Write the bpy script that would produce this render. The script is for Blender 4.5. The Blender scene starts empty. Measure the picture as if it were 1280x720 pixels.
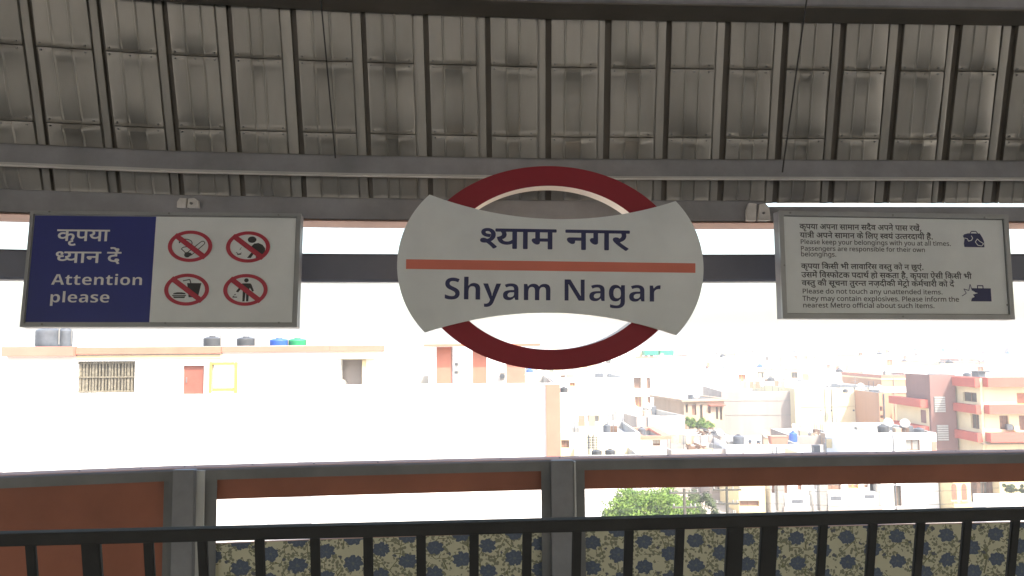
import bpy, bmesh, math, random
from mathutils import Vector, Matrix, geometry
R = math.radians
SC = bpy.context.scene
COL = SC.collection

# ------------------------------------------------------------------ camera, sky, sun, exposure
EYE = Vector((0.0, 0.0, 1.6))
cam_data = bpy.data.cameras.new('camera')
cam_data.lens = 28.125
cam_data.sensor_width = 36
cam_data.clip_start = 0.05
cam_data.clip_end = 9000
cam = bpy.data.objects.new('camera', cam_data)
COL.objects.link(cam)
CM = Matrix.Rotation(R(90 + 4.29), 3, 'X') @ Matrix.Rotation(-0.008, 3, 'Z')
cam.matrix_world = Matrix.Translation(EYE) @ CM.to_4x4()
SC.camera = cam
SUN_EL, SUN_AZ = 52.0, 140.0            # azimuth clockwise from +Y: behind the camera, to the right
world = bpy.data.worlds.new('World')
SC.world = world
world.use_nodes = True
wn = world.node_tree.nodes
bg = wn['Background']
sky = wn.new('ShaderNodeTexSky')
sky.sky_type = 'NISHITA'
sky.sun_disc = False
sky.sun_elevation = R(SUN_EL)
sky.sun_rotation = R(SUN_AZ)
sky.air_density = 1.3
sky.dust_density = 4.0
sky.ozone_density = 1.0
world.node_tree.links.new(sky.outputs[0], bg.inputs[0])
bg.inputs[1].default_value = 0.15
sun_data = bpy.data.lights.new('sun', 'SUN')
sun_data.energy = 2.6
sun_data.angle = R(0.5)
sun_data.color = (1.0, 0.93, 0.82)
sun = bpy.data.objects.new('sun', sun_data)
COL.objects.link(sun)
sd = Vector((math.sin(R(SUN_AZ)) * math.cos(R(SUN_EL)), math.cos(R(SUN_AZ)) * math.cos(R(SUN_EL)), math.sin(R(SUN_EL))))
sun.rotation_euler = sd.to_track_quat('Z', 'Y').to_euler()
SC.view_settings.view_transform = 'Standard'
SC.view_settings.look = 'None'
SC.view_settings.exposure = 1.95
SC.view_settings.gamma = 1.0

# ------------------------------------------------------------------ materials
def new_mat(name):
    m = bpy.data.materials.new(name)
    m.use_nodes = True
    nt = m.node_tree
    return m, nt, nt.nodes['Principled BSDF']

def mat(name, col, rough=0.7, metal=0.0, scale=3.0, amt=0.12, bump=0.0, fine=0.0, streak=False, per_object=0.0):
    m, nt, b = new_mat(name)
    N, L = nt.nodes, nt.links
    tc = N.new('ShaderNodeTexCoord')
    mp = N.new('ShaderNodeMapping')
    L.new(tc.outputs['Object'], mp.inputs[0])
    if streak:
        mp.inputs['Scale'].default_value = (1, 1, 0.12)
    nz = N.new('ShaderNodeTexNoise')
    nz.inputs['Scale'].default_value = scale
    nz.inputs['Detail'].default_value = 6
    nz.inputs['Roughness'].default_value = 0.6
    L.new(mp.outputs[0], nz.inputs['Vector'])
    rp = N.new('ShaderNodeValToRGB')
    rp.color_ramp.elements[0].position = 0.3
    rp.color_ramp.elements[1].position = 0.7
    lo = [max(0, c * (1 - amt)) for c in col]
    hi = [min(1, c * (1 + amt)) for c in col]
    rp.color_ramp.elements[0].color = (*lo, 1)
    rp.color_ramp.elements[1].color = (*hi, 1)
    L.new(nz.outputs['Fac'], rp.inputs[0])
    out = rp.outputs[0]
    if per_object:
        oi = N.new('ShaderNodeObjectInfo')
        hs = N.new('ShaderNodeHueSaturation')
        mr = N.new('ShaderNodeMapRange')
        mr.inputs['To Min'].default_value = 1 - per_object
        mr.inputs['To Max'].default_value = 1 + per_object
        L.new(oi.outputs['Random'], mr.inputs[0])
        L.new(mr.outputs[0], hs.inputs['Value'])
        L.new(out, hs.inputs['Color'])
        out = hs.outputs[0]
    L.new(out, b.inputs['Base Color'])
    b.inputs['Roughness'].default_value = rough
    b.inputs['Metallic'].default_value = metal
    if bump:
        n2 = N.new('ShaderNodeTexNoise')
        n2.inputs['Scale'].default_value = fine or scale * 8
        n2.inputs['Detail'].default_value = 4
        L.new(tc.outputs['Object'], n2.inputs['Vector'])
        bp = N.new('ShaderNodeBump')
        bp.inputs['Strength'].default_value = bump
        bp.inputs['Distance'].default_value = 0.01
        L.new(n2.outputs['Fac'], bp.inputs['Height'])
        L.new(bp.outputs[0], b.inputs['Normal'])
    return m

M = {}
M['sheet'] = mat('galvanised_sheet', (0.275, 0.265, 0.238), 0.36, 0.5, 3.4, 0.16, 0.25, 7, streak=True, per_object=0.11)
M['sheet_shade'] = mat('sheet_shade_tone', (0.16, 0.145, 0.12), 0.6, 0.2, 3, 0.15)  # darkened sheet: the shade in joints and undersides is put in the colour
M['steel_grey'] = mat('painted_steel_grey', (0.25, 0.25, 0.262), 0.5, 0.0, 4, 0.22, 0.12, 30, streak=False)
M['steel_mid'] = mat('painted_steel_blue_grey', (0.17, 0.18, 0.225), 0.5, 0.0, 2.5, 0.12)
M['steel_dark'] = mat('painted_steel_dark', (0.185, 0.185, 0.185), 0.5, 0.0, 3, 0.2, 0.1, 30)
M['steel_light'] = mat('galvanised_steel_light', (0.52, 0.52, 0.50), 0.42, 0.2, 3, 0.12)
M['rail_black'] = mat('railing_black_paint', (0.028, 0.028, 0.028), 0.75, 0.0, 6, 0.25, 0.15, 60)
M['cap_pale'] = mat('pale_ledge_tone', (0.55, 0.36, 0.29), 0.8, 0.0, 5, 0.15)  # pale tone that holds the light on the parapet cap and drip edge
M['brown_panel'] = mat('terracotta_panel', (0.37, 0.130, 0.074), 0.5, 0.0, 1.6, 0.20, 0.08, 12)
M['sign_white'] = mat('sign_white_face', (0.715, 0.745, 0.735), 0.38, 0.0, 2.6, 0.09)
M['sign_edge'] = mat('sign_lit_edge', (0.86, 0.74, 0.62), 0.5, 0.0, 3, 0.06)  # edge paint brightened for the strong light on the ring's inner face
M['sign_red'] = mat('ring_maroon', (0.27, 0.008, 0.020), 0.55, 0.0, 2, 0.10)
M['bar_red'] = mat('sign_orange_bar', (0.66, 0.16, 0.10), 0.4, 0.0, 4, 0.06)
M['sign_blue'] = mat('sign_blue_face', (0.022, 0.034, 0.20), 0.35, 0.0, 3, 0.08)
M['ink_navy'] = mat('ink_navy', (0.022, 0.026, 0.10), 0.5, 0.0, 6, 0.1)
M['ink_dark'] = mat('ink_dark', (0.06, 0.06, 0.06), 0.5, 0.0, 6, 0.1)
M['ink_white'] = mat('ink_white', (0.72, 0.72, 0.70), 0.4, 0.0, 6, 0.04)
M['ink_black'] = mat('pictogram_black', (0.035, 0.035, 0.035), 0.5, 0.0, 6, 0.1)
M['ink_red'] = mat('pictogram_red', (0.42, 0.035, 0.06), 0.4, 0.0, 6, 0.08)
M['frame_alu'] = mat('aluminium_frame', (0.30, 0.31, 0.31), 0.38, 0.3, 5, 0.1)
M['clamp_white'] = mat('chalky_clamp', (0.62, 0.60, 0.57), 0.6, 0.0, 12, 0.2)
M['cable'] = mat('cable_black', (0.03, 0.03, 0.03), 0.6)
M['concrete'] = mat('platform_concrete', (0.36, 0.35, 0.33), 0.8, 0.0, 1.5, 0.12, 0.2, 30)
M['ground'] = mat('dusty_ground', (0.34, 0.30, 0.25), 0.9, 0.0, 0.05, 0.2)
M['road'] = mat('grey_road', (0.16, 0.155, 0.15), 0.9, 0.0, 0.2, 0.15)
M['white_wall'] = mat('white_limewash', (0.80, 0.79, 0.76), 0.85, 0.0, 0.6, 0.05, streak=True)
M['cream_wall'] = mat('cream_limewash', (0.68, 0.585, 0.37), 0.85, 0.0, 0.6, 0.06, streak=True)
M['yellow_wall'] = mat('yellow_limewash', (0.56, 0.46, 0.27), 0.85, 0.0, 0.6, 0.08, streak=True)
M['peach_wall'] = mat('peach_limewash', (0.46, 0.26, 0.16), 0.85, 0.0, 0.6, 0.08, streak=True)
M['salmon'] = mat('salmon_paint', (0.44, 0.17, 0.115), 0.8, 0.0, 1.2, 0.10, streak=True)
M['salmon_pale'] = mat('pale_salmon_paint', (0.42, 0.18, 0.13), 0.8, 0.0, 1.2, 0.10)
M['red_band'] = mat('red_band_paint', (0.45, 0.10, 0.07), 0.8, 0.0, 0.5, 0.10, streak=True)
M['tower_brown'] = mat('brown_pink_paint', (0.22, 0.12, 0.105), 0.85, 0.0, 0.5, 0.12, streak=True)
M['plaster_grey'] = mat('raw_plaster', (0.30, 0.26, 0.235), 0.9, 0.0, 0.35, 0.20, streak=True)
M['beige_wall'] = mat('beige_plaster', (0.36, 0.265, 0.19), 0.9, 0.0, 0.5, 0.18, streak=True)
M['window_dark'] = mat('window_glass_dark', (0.075, 0.07, 0.055), 0.25, 0.0, 2, 0.3)
M['shutter_brown'] = mat('brown_shutter', (0.20, 0.11, 0.07), 0.7, 0.0, 4, 0.2)
M['shutter_orange'] = mat('orange_shutter', (0.32, 0.13, 0.075), 0.7, 0.0, 4, 0.15)
M['door_salmon'] = mat('terracotta_door', (0.25, 0.085, 0.06), 0.6, 0.0, 4, 0.12)
M['yellow_trim'] = mat('yellow_trim', (0.55, 0.42, 0.08), 0.6, 0.0, 4, 0.1)
M['grey_grille'] = mat('weathered_grille', (0.11, 0.10, 0.075), 0.7, 0.1, 6, 0.3)
M['tank_black'] = mat('tank_black', (0.055, 0.058, 0.062), 0.5, 0.0, 3, 0.25)
M['tank_grey'] = mat('tank_grey', (0.085, 0.095, 0.11), 0.5, 0.0, 3, 0.25)
M['tank_blue'] = mat('tank_blue', (0.03, 0.10, 0.42), 0.5, 0.0, 3, 0.15)
M['tank_green'] = mat('tank_green', (0.02, 0.26, 0.10), 0.5, 0.0, 3, 0.15)
M['teal_sheet'] = mat('teal_sheet', (0.02, 0.28, 0.15), 0.5, 0.0, 3, 0.15)
M['louver'] = mat('pale_louver', (0.25, 0.24, 0.22), 0.6, 0.1, 5, 0.15)
M['grille_bar'] = mat('grille_bar', (0.17, 0.15, 0.11), 0.7, 0.0, 9, 0.4)
M['rust'] = mat('rusty_scrap', (0.12, 0.07, 0.045), 0.8, 0.1, 4, 0.35)
M['bark'] = mat('bark', (0.09, 0.065, 0.045), 0.9, 0.0, 6, 0.3, 0.4, 20)

def leaf_mat(name, a, b2):
    m, nt, b = new_mat(name)
    N, L = nt.nodes, nt.links
    tc = N.new('ShaderNodeTexCoord')
    nz = N.new('ShaderNodeTexNoise')
    nz.inputs['Scale'].default_value = 1.6
    nz.inputs['Detail'].default_value = 5
    L.new(tc.outputs['Object'], nz.inputs['Vector'])
    rp = N.new('ShaderNodeValToRGB')
    rp.color_ramp.elements[0].position = 0.35
    rp.color_ramp.elements[1].position = 0.65
    rp.color_ramp.elements[0].color = (*a, 1)
    rp.color_ramp.elements[1].color = (*b2, 1)
    L.new(nz.outputs['Fac'], rp.inputs[0])
    L.new(rp.outputs[0], b.inputs['Base Color'])
    b.inputs['Roughness'].default_value = 0.85
    tr = N.new('ShaderNodeBsdfTranslucent'); mx = N.new('ShaderNodeMixShader'); mx.inputs[0].default_value = 0.3
    L.new(rp.outputs[0], tr.inputs[0]); L.new(b.outputs[0], mx.inputs[1]); L.new(tr.outputs[0], mx.inputs[2])
    L.new(mx.outputs[0], N['Material Output'].inputs[0])
    return m
M['leaf'] = leaf_mat('leaf_green', (0.07, 0.15, 0.022), (0.20, 0.29, 0.05))
M['leaf_dry'] = leaf_mat('leaf_grey_green', (0.06, 0.09, 0.04), (0.12, 0.15, 0.07))

# floral print: a staggered lattice of six-petalled blue flowers among olive sprigs on a straw ground
def floral_mat():
    m, nt, b = new_mat('floral_print')
    N, L = nt.nodes, nt.links
    def math_(op, a, c=None, d=None, clamp=False):
        n = N.new('ShaderNodeMath'); n.operation = op; n.use_clamp = clamp
        for i, v in enumerate((a, c, d)):
            if v is None: continue
            if isinstance(v, (int, float)): n.inputs[i].default_value = v
            else: L.new(v, n.inputs[i])
        return n.outputs[0]
    tc = N.new('ShaderNodeTexCoord')
    nzw = N.new('ShaderNodeTexNoise'); nzw.inputs['Scale'].default_value = 14; nzw.inputs['Detail'].default_value = 2
    L.new(tc.outputs['Object'], nzw.inputs['Vector'])
    sx = N.new('ShaderNodeSeparateXYZ'); L.new(tc.outputs['Object'], sx.inputs[0])
    sn = N.new('ShaderNodeSeparateColor'); L.new(nzw.outputs['Color'], sn.inputs[0])
    X = math_('ADD', math_('ADD', sx.outputs[0], 0.07), math_('MULTIPLY', math_('SUBTRACT', sn.outputs[0], 0.5), 0.016))
    Z = math_('ADD', sx.outputs[2], math_('MULTIPLY', math_('SUBTRACT', sn.outputs[1], 0.5), 0.016))
    n6 = N.new('ShaderNodeTexNoise'); n6.inputs['Scale'].default_value = 85; n6.inputs['Detail'].default_value = 2
    L.new(tc.outputs['Object'], n6.inputs['Vector'])
    s6 = N.new('ShaderNodeSeparateColor'); L.new(n6.outputs['Color'], s6.inputs[0])
    X = math_('ADD', X, math_('MULTIPLY', math_('SUBTRACT', s6.outputs[0], 0.5), 0.022))
    Z = math_('ADD', Z, math_('MULTIPLY', math_('SUBTRACT', s6.outputs[1], 0.5), 0.022))
    PX, PZ = 0.262, 0.124
    def flower(ox, oz, rad, pet, ph):
        u = math_('SUBTRACT', math_('FRACT', math_('DIVIDE', math_('ADD', X, ox), PX)), 0.5)
        v = math_('SUBTRACT', math_('FRACT', math_('DIVIDE', math_('ADD', Z, oz), PZ)), 0.5)
        ux = math_('MULTIPLY', u, PX / 1.25)
        vz = math_('MULTIPLY', v, PZ)
        r = math_('SQRT', math_('ADD', math_('MULTIPLY', ux, ux), math_('MULTIPLY', vz, vz)))
        th = math_('ARCTAN2', vz, ux)
        edge = math_('MULTIPLY', math_('ADD', math_('MULTIPLY', math_('ABSOLUTE', math_('COSINE', math_('ADD', math_('MULTIPLY', th, pet), ph))), 0.22), 0.80), rad)
        mask = math_('LESS_THAN', r, edge)
        core = math_('LESS_THAN', r, rad * 0.16)
        vein = math_('GREATER_THAN', math_('ABSOLUTE', math_('COSINE', math_('ADD', math_('MULTIPLY', th, pet), ph))), 0.93)
        vein = math_('MULTIPLY', vein, math_('LESS_THAN', r, rad * 0.7))
        return mask, core, vein
    f1 = flower(0.0, 0.0, 0.038, 3.5, 0.4)
    f2 = flower(PX * 0.5, PZ * 0.5, 0.035, 3.5, 1.2)
    f3 = flower(PX * 0.24, PZ * 0.75, 0.008, 2, 0.2)
    f4 = flower(PX * 0.77, PZ * 0.22, 0.009, 2, 0.9)
    big = math_('MAXIMUM', f1[0], f2[0])
    core = math_('MAXIMUM', f1[1], f2[1])
    vein = math_('MAXIMUM', f1[2], f2[2])
    small = math_('MAXIMUM', f3[0], f4[0])
    vo = N.new('ShaderNodeTexVoronoi'); vo.inputs['Scale'].default_value = 62
    L.new(tc.outputs['Object'], vo.inputs['Vector'])
    nz = N.new('ShaderNodeTexNoise'); nz.inputs['Scale'].default_value = 17; nz.inputs['Detail'].default_value = 1
    L.new(tc.outputs['Object'], nz.inputs['Vector'])
    leaf = math_('MULTIPLY', math_('LESS_THAN', vo.outputs['Distance'], 0.46), math_('GREATER_THAN', nz.outputs['Fac'], 0.42))
    vs = N.new('ShaderNodeTexVoronoi'); vs.feature = 'DISTANCE_TO_EDGE'; vs.inputs['Scale'].default_value = 16
    L.new(tc.outputs['Object'], vs.inputs['Vector'])
    stem = math_('MULTIPLY', math_('LESS_THAN', vs.outputs['Distance'], 0.028), math_('GREATER_THAN', nz.outputs['Fac'], 0.46))
    def mix(fac, a, c):
        n = N.new('ShaderNodeMix'); n.data_type = 'RGBA'
        L.new(fac, n.inputs[0])
        for i, v in ((6, a), (7, c)):
            if isinstance(v, tuple): n.inputs[i].default_value = (*v, 1)
            else: L.new(v, n.inputs[i])
        return n.outputs[2]
    c = mix(nzw.outputs['Fac'], (0.58, 0.56, 0.39), (0.70, 0.67, 0.50))
    c = mix(stem, c, (0.20, 0.20, 0.10))
    c = mix(leaf, c, (0.25, 0.25, 0.17))
    c = mix(small, c, (0.12, 0.13, 0.15))
    c = mix(big, c, (0.10, 0.125, 0.185))
    c = mix(vein, c, (0.13, 0.17, 0.23))
    c = mix(core, c, (0.16, 0.19, 0.20))
    L.new(c, b.inputs['Base Color'])
    b.inputs['Roughness'].default_value = 0.45
    return m
M['floral'] = floral_mat()

# ------------------------------------------------------------------ helpers
def ray(px, py):
    return (CM @ Vector((px - 640, 360 - py, -1000))).normalized()
def onY(px, py, Y):
    d = ray(px, py)
    return EYE + d * (Y / d.y)
def hor(px):
    return 435 - 0.008 * (px - 640)

def tag(o, label=None, cat=None, group=None, kind=None):
    if label: o['label'] = label
    if cat: o['category'] = cat
    if group: o['group'] = group
    if kind: o['kind'] = kind
    return o

def empty(name, loc=(0, 0, 0), rz=0.0, label=None, cat=None, group=None):
    o = bpy.data.objects.new(name, None)
    o.empty_display_size = 0.2
    COL.objects.link(o)
    o.location = loc
    o.rotation_euler = (0, 0, rz)
    return tag(o, label, cat, group)

def obj(name, me, m=None, parent=None, loc=None, rot=None):
    if isinstance(me, bmesh.types.BMesh):
        b = me
        me = bpy.data.meshes.new(name)
        b.to_mesh(me)
        b.free()
    if m is not None and not me.materials:
        me.materials.append(M[m] if isinstance(m, str) else m)
    o = bpy.data.objects.new(name, me)
    COL.objects.link(o)
    if parent: o.parent = parent
    if loc is not None: o.location = loc
    if rot is not None: o.rotation_euler = rot
    return o

class MB:
    """collects simple solids, then links them as one mesh object"""
    def __init__(s):
        s.v, s.f = [], []
    def quad(s, *p):
        n = len(s.v); s.v += [tuple(q) for q in p]; s.f.append(tuple(range(n, n + len(p))))
        return s
    def box(s, x0, x1, y0, y1, z0, z1):
        n = len(s.v)
        s.v += [(x, y, z) for z in (z0, z1) for y in (y0, y1) for x in (x0, x1)]
        s.f += [tuple(n + i for i in q) for q in ((0, 2, 3, 1), (4, 5, 7, 6), (0, 1, 5, 4), (2, 6, 7, 3), (0, 4, 6, 2), (1, 3, 7, 5))]
        return s
    def tube(s, a, b, r0, r1=None, k=10, cap=True):
        r1 = r0 if r1 is None else r1
        a, b = Vector(a), Vector(b)
        d = (b - a).normalized()
        u = d.orthogonal().normalized(); w = d.cross(u)
        n = len(s.v)
        for c, r in ((a, r0), (b, r1)):
            for i in range(k):
                t = 2 * math.pi * i / k
                s.v.append(tuple(c + u * math.cos(t) * r + w * math.sin(t) * r))
        for i in range(k):
            j = (i + 1) % k
            s.f.append((n + i, n + j, n + k + j, n + k + i))
        if cap:
            s.f.append(tuple(n + i for i in reversed(range(k)))); s.f.append(tuple(n + k + i for i in range(k)))
        return s
    def lathe(s, prof, c=(0, 0, 0), k=20):
        n = len(s.v)
        for r, z in prof:
            for i in range(k):
                t = 2 * math.pi * i / k
                s.v.append((c[0] + r * math.cos(t), c[1] + r * math.sin(t), c[2] + z))
        for j in range(len(prof) - 1):
            for i in range(k):
                i2 = (i + 1) % k
                s.f.append((n + j * k + i, n + j * k + i2, n + (j + 1) * k + i2, n + (j + 1) * k + i))
        s.f.append(tuple(n + i for i in reversed(range(k))))
        m = n + (len(prof) - 1) * k
        s.f.append(tuple(m + i for i in range(k)))
        return s
    def prism(s, outer, y0, y1, holes=()):
        """polygon in x,z extruded from y0 (front) to y1"""
        loops = [list(outer)] + [list(h) for h in holes]
        tri = geometry.tessellate_polygon([[Vector((x, z, 0)) for x, z in l] for l in loops])
        flat = [p for l in loops for p in l]
        n = len(s.v)
        s.v += [(x, y0, z) for x, z in flat] + [(x, y1, z) for x, z in flat]
        N = len(flat)
        for t in tri:
            a, b, c = [flat[i] for i in t]
            cr = (b[0] - a[0]) * (c[1] - a[1]) - (b[1] - a[1]) * (c[0] - a[0])
            t = t if cr > 0 else t[::-1]
            s.f.append(tuple(n + i for i in t)); s.f.append(tuple(n + N + i for i in reversed(t)))
        o = 0
        for l in loops:
            k = len(l)
            for i in range(k):
                j = (i + 1) % k
                s.f.append((n + o + i, n + o + j, n + N + o + j, n + N + o + i))
            o += k
        return s
    def build(s, name, m, parent=None, smooth=False, bevel=0.0, loc=None, rot=None):
        me = bpy.data.meshes.new(name)
        me.from_pydata(s.v, [], s.f)
        b = bmesh.new(); b.from_mesh(me)
        bmesh.ops.recalc_face_normals(b, faces=b.faces)
        if bevel:
            e = [e for e in b.edges if e.is_manifold and e.calc_face_angle(0) > 0.6]
            bmesh.ops.bevel(b, geom=e, offset=bevel, segments=2, profile=0.5, affect='EDGES')
        b.to_mesh(me); b.free()
        if smooth:
            me.shade_smooth()
            me.set_sharp_from_angle(angle=R(35))
        return obj(name, me, m, parent, loc, rot)

# ------------------------------------------------------------------ the curved line the station side follows
PROF = [(-3000, 0.62), (-900, 0.80), (-300, 0.86), (0, 0.903), (215, 0.945), (430, 0.973), (690, 1.0), (1280, 1.032), (1900, 1.06), (4000, 1.12)]
D0 = 4.1
def ratio(px):
    for (a, ra), (b, rb) in zip(PROF, PROF[1:]):
        if a <= px <= b:
            return ra + (rb - ra) * (px - a) / (b - a)
    return PROF[0][1] if px < 0 else PROF[-1][1]
def base(px, off=0.0):
    """plan point (x, y) of the station side line seen at picture column px; off = metres towards the viewer"""
    Y = D0 * ratio(px)
    p = onY(px, hor(px), Y)
    return Vector((p.x * (Y - off) / Y, Y - off))
def adj(px, off=0.0, py=590):
    """eye-level picture column of an upright that shows at column px at row py, its front off metres forward"""
    Y = D0 * ratio(px)
    x = onY(px, py, Y - off).x
    c = CM.transposed() @ (Vector((x, Y, EYE.z)) - EYE)
    return 640 + 1000 * c.x / -c.z
def zat(px, py, off=0.0):
    return onY(px, py, D0 * ratio(px) - off).z
SAMP = [-2600, -1600, -1100, -850, -600, -300, -150, 0, 100, 215, 320, 430, 560, 690, 900, 1100, 1280, 1600, 1850, 2400, 3000, 3800]
def sweep(name, prof, m, parent=None, px0=-2600, px1=3800, smooth=False):
    """closed profile [(off, z)] swept along the side line"""
    xs = [px0] + [s for s in SAMP if px0 < s < px1] + [px1]
    b = MB(); k = len(prof)
    for px in xs:
        for off, z in prof:
            p = base(px, off); b.v.append((p.x, p.y, z))
    for j in range(len(xs) - 1):
        for i in range(k):
            i2 = (i + 1) % k
            b.f.append((j * k + i, j * k + i2, (j + 1) * k + i2, (j + 1) * k + i))
    b.f.append(tuple(range(k))); b.f.append(tuple((len(xs) - 1) * k + i for i in reversed(range(k))))
    return b.build(name, m, parent, smooth)

# ------------------------------------------------------------------ station: platform, canopy
def zr(py, off=0.0):
    return zat(690, py, off)
PF = [(base(px, -0.25)) for px in SAMP]
b = MB()
n = len(PF)
for p in PF: b.v.append((p.x, p.y, 0.0))
b.v += [(PF[-1].x, -9.0, 0.0), (PF[0].x, -9.0, 0.0)]
b.v += [(x, y, -0.9) for x, y, z in list(b.v)]
k = n + 2
b.f.append(tuple(range(k))); b.f.append(tuple(reversed(range(k, 2 * k))))
for i in range(k):
    b.f.append((i, (i + 1) % k, k + (i + 1) % k, k + i))
tag(b.build('platform', 'concrete'), kind='structure')

# roof cladding: leans towards the viewer as it rises
LEAN = R(16.5)
ROFF = -0.16                                     # its foot stands just outside the side line
ZB = zr(254, ROFF)
def roofpt(px, s, d=0.0):
    """s metres up the slope from the foot; d metres out of the plane away from the viewer"""
    p = base(px, ROFF)
    return Vector((p.x, p.y - s * math.sin(LEAN) + d * math.cos(LEAN), ZB + s * math.cos(LEAN) + d * math.sin(LEAN)))
def s_at(py):
    lo, hi = -0.5, 3.0
    for _ in range(40):
        mid = (lo + hi) / 2
        q = roofpt(690, mid) - EYE
        c = CM.transposed() @ q
        y = 360 - c.y / -c.z * 1000
        if y > py: lo = mid
        else: hi = mid
    return lo
ROWS = [0.0, s_at(172), s_at(85), s_at(-4), s_at(-92)]
RIBS = [-262 - 78 * k for k in range(14, 0, -1)] + [-262, -184, -104, -24, 62, 146, 226, 303, 381, 465, 541, 616, 690, 763, 836, 908, 978, 1048, 1118, 1188, 1256, 1324, 1392, 1460] + [1460 + 72 * k for k in range(1, 16)]
roof = empty('canopy_roof', base(690, ROFF).to_3d() + Vector((0, 0, ZB)), 0,
             'ribbed galvanised metal canopy side leaning in over the hanging station signs', 'roof')
RO = roof.location.copy()
rnd = random.Random(7)
sheet_i = 0
for i in range(len(RIBS) - 1):
    x0, x1 = RIBS[i] + 1.0, RIBS[i + 1] - rnd.uniform(16.5, 20.0)       # flat pan, the joint fills the last 20 px
    w = x1 - x0
    # pan profile across: (px, depth) two fine beads
    bead = rnd.choice([0.3, 0.34, 0.36]); bead2 = rnd.choice([0.62, 0.66, 0.7])
    prof = [(0, 0.004), (0.03, 0), (bead - .03, 0), (bead - .008, -0.008), (bead + .008, -0.008), (bead + .03, 0), (0.5, 0.001),
            (bead2 - .03, 0), (bead2 - .008, -0.008), (bead2 + .008, -0.008), (bead2 + .03, 0), (0.97, 0), (1.0, 0.004)]
    for r in range(len(ROWS) - 1):
        s0, s1 = ROWS[r], ROWS[r + 1]
        dent = [rnd.uniform(-1, 1) for _ in range(4)]
        vs = [0.0, 0.015, 0.05, 0.11, 0.2, 0.4, 0.6, 0.8, 0.88, 0.94, 0.985, 1.0]
        me = MB()
        for v in vs:
            s = s0 + (s1 - s0) * v
            for (u, d) in prof:
                px = x0 + w * u
                low = math.exp(-((v - 0.05) / 0.07) ** 2); high = math.exp(-((v - 0.93) / 0.06) ** 2)
                dd = d * (0.35 + 0.65 * min(1, min(v, 1 - v) / 0.12))
                dd += 0.015 * low * (0.5 + 0.5 * dent[0]) * math.sin(u * math.pi) - 0.020 * high * (0.6 + .4 * dent[1]) * math.sin(u * math.pi)
                dd += 0.004 * dent[2] * math.exp(-((u - 0.9) / 0.12) ** 2) * (low + high) + 0.004 * dent[3] * math.exp(-((u - 0.1) / 0.12) ** 2) * (low + high)
                dd += (0.007 if v == 0 else 0) + (-0.006 if v in (0.015,) else 0)
                dd += 0.0025 * math.sin(3.1 * v + dent[0] * 3 + u * 4)
                q = roofpt(px, s, dd) - RO
                me.v.append(tuple(q))
        K = len(prof)
        for a in range(len(vs) - 1):
            for c in range(K - 1):
                me.f.append((a * K + c, a * K + c + 1, (a + 1) * K + c + 1, (a + 1) * K + c))
        me.build('sheet', 'sheet', roof, smooth=True)
    # standing joint: a lit strip, then a slot with its shade put in the dark colour
    d2 = RIBS[i + 1] + 1.6
    a, c2 = x1, d2 - rnd.uniform(7.0, 8.6)
    st = MB(); sl = MB()
    ss = [ROWS[0] + (ROWS[-1] - ROWS[0]) * t / 16 for t in range(17)]
    for s in ss:
        for px, d in ((a, 0.004), (a + .5, 0.020), (a + 2.4, 0.020), (a + 2.9, 0.010), (a + 6.5, 0.008), (c2, 0.013)):
            st.v.append(tuple(roofpt(px, s, d + 0.001 * math.sin(s * 9 + i)) - RO))
    for s in ss:
        for px, d in ((c2, 0.014), (c2 + .4, 0.034), (d2 - .4, 0.034), (d2, 0.004)):
            sl.v.append(tuple(roofpt(px, s, d) - RO))
    for q, K in ((st, 6), (sl, 4)):
        for t in range(16):
            for c in range(K - 1):
                q.f.append((t * K + c, t * K + c + 1, (t + 1) * K + c + 1, (t + 1) * K + c))
    st.build('rib', 'sheet', roof, smooth=True)
    sl.build('joint_slot', 'sheet_shade', roof)
bk = MB()
for px in range(-1400, 2601, 100):
    for s in (ROWS[0], (ROWS[0] + ROWS[-1]) / 2, ROWS[-1]): bk.v.append(tuple(roofpt(px, s, 0.075) - RO))
for j in range(40):
    for c in range(2): bk.f.append((j * 3 + c, j * 3 + c + 1, j * 3 + c + 4, j * 3 + c + 3))
bk.build('light_seal_sheet', 'sheet_shade', roof)  # added backing that keeps sky light from leaking between the sheets
scr = MB()
for i in range(len(RIBS) - 1):
    for r in (1, 2, 3):
        for px in (RIBS[i] + 5, RIBS[i + 1] - 24, RIBS[i] + 30):
            for ds in ((-0.012,) if px == RIBS[i] + 30 else (-0.012, 0.02)):
                a = roofpt(px, ROWS[r] + ds, 0.002) - RO; c = roofpt(px, ROWS[r] + ds, -0.007) - RO
                scr.tube(a, c, 0.0055, 0.004, k=6)
tag(scr.build('screw_heads', 'steel_dark', roof), kind='stuff')
# the canopy goes on over the platform behind the viewer's head
arch = []
sT = ROWS[-1]
p0 = roofpt(690, sT - 0.02, 0.06)
prof = [(p0.y + 0.34, p0.z - 0.05), (p0.y - 0.55, p0.z + 0.75), (p0.y - 1.5, p0.z + 1.45), (p0.y - 3.2, p0.z + 2.1), (-2.2, p0.z + 2.5), (-5.5, p0.z + 2.0), (-8.0, p0.z + 0.6), (-8.9, 2.9)]
b = MB()
XA, XB = -24.0, 26.0
for x in (XA, XB):
    for y, z in prof: b.v.append((x, y, z))
    for y, z in prof: b.v.append((x, y, z + 0.05))
K = len(prof)
def ix(e, l, i): return e * 2 * K + l * K + i
for i in range(K - 1):
    for l in (0, 1): b.f.append((ix(0, l, i), ix(1, l, i), ix(1, l, i + 1), ix(0, l, i + 1)))
    for e in (0, 1): b.f.append((ix(e, 0, i), ix(e, 1, i), ix(e, 1, i + 1), ix(e, 0, i + 1)))
for i in (0, K - 1): b.f.append((ix(0, 0, i), ix(1, 0, i), ix(1, 1, i), ix(0, 1, i)))
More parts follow.
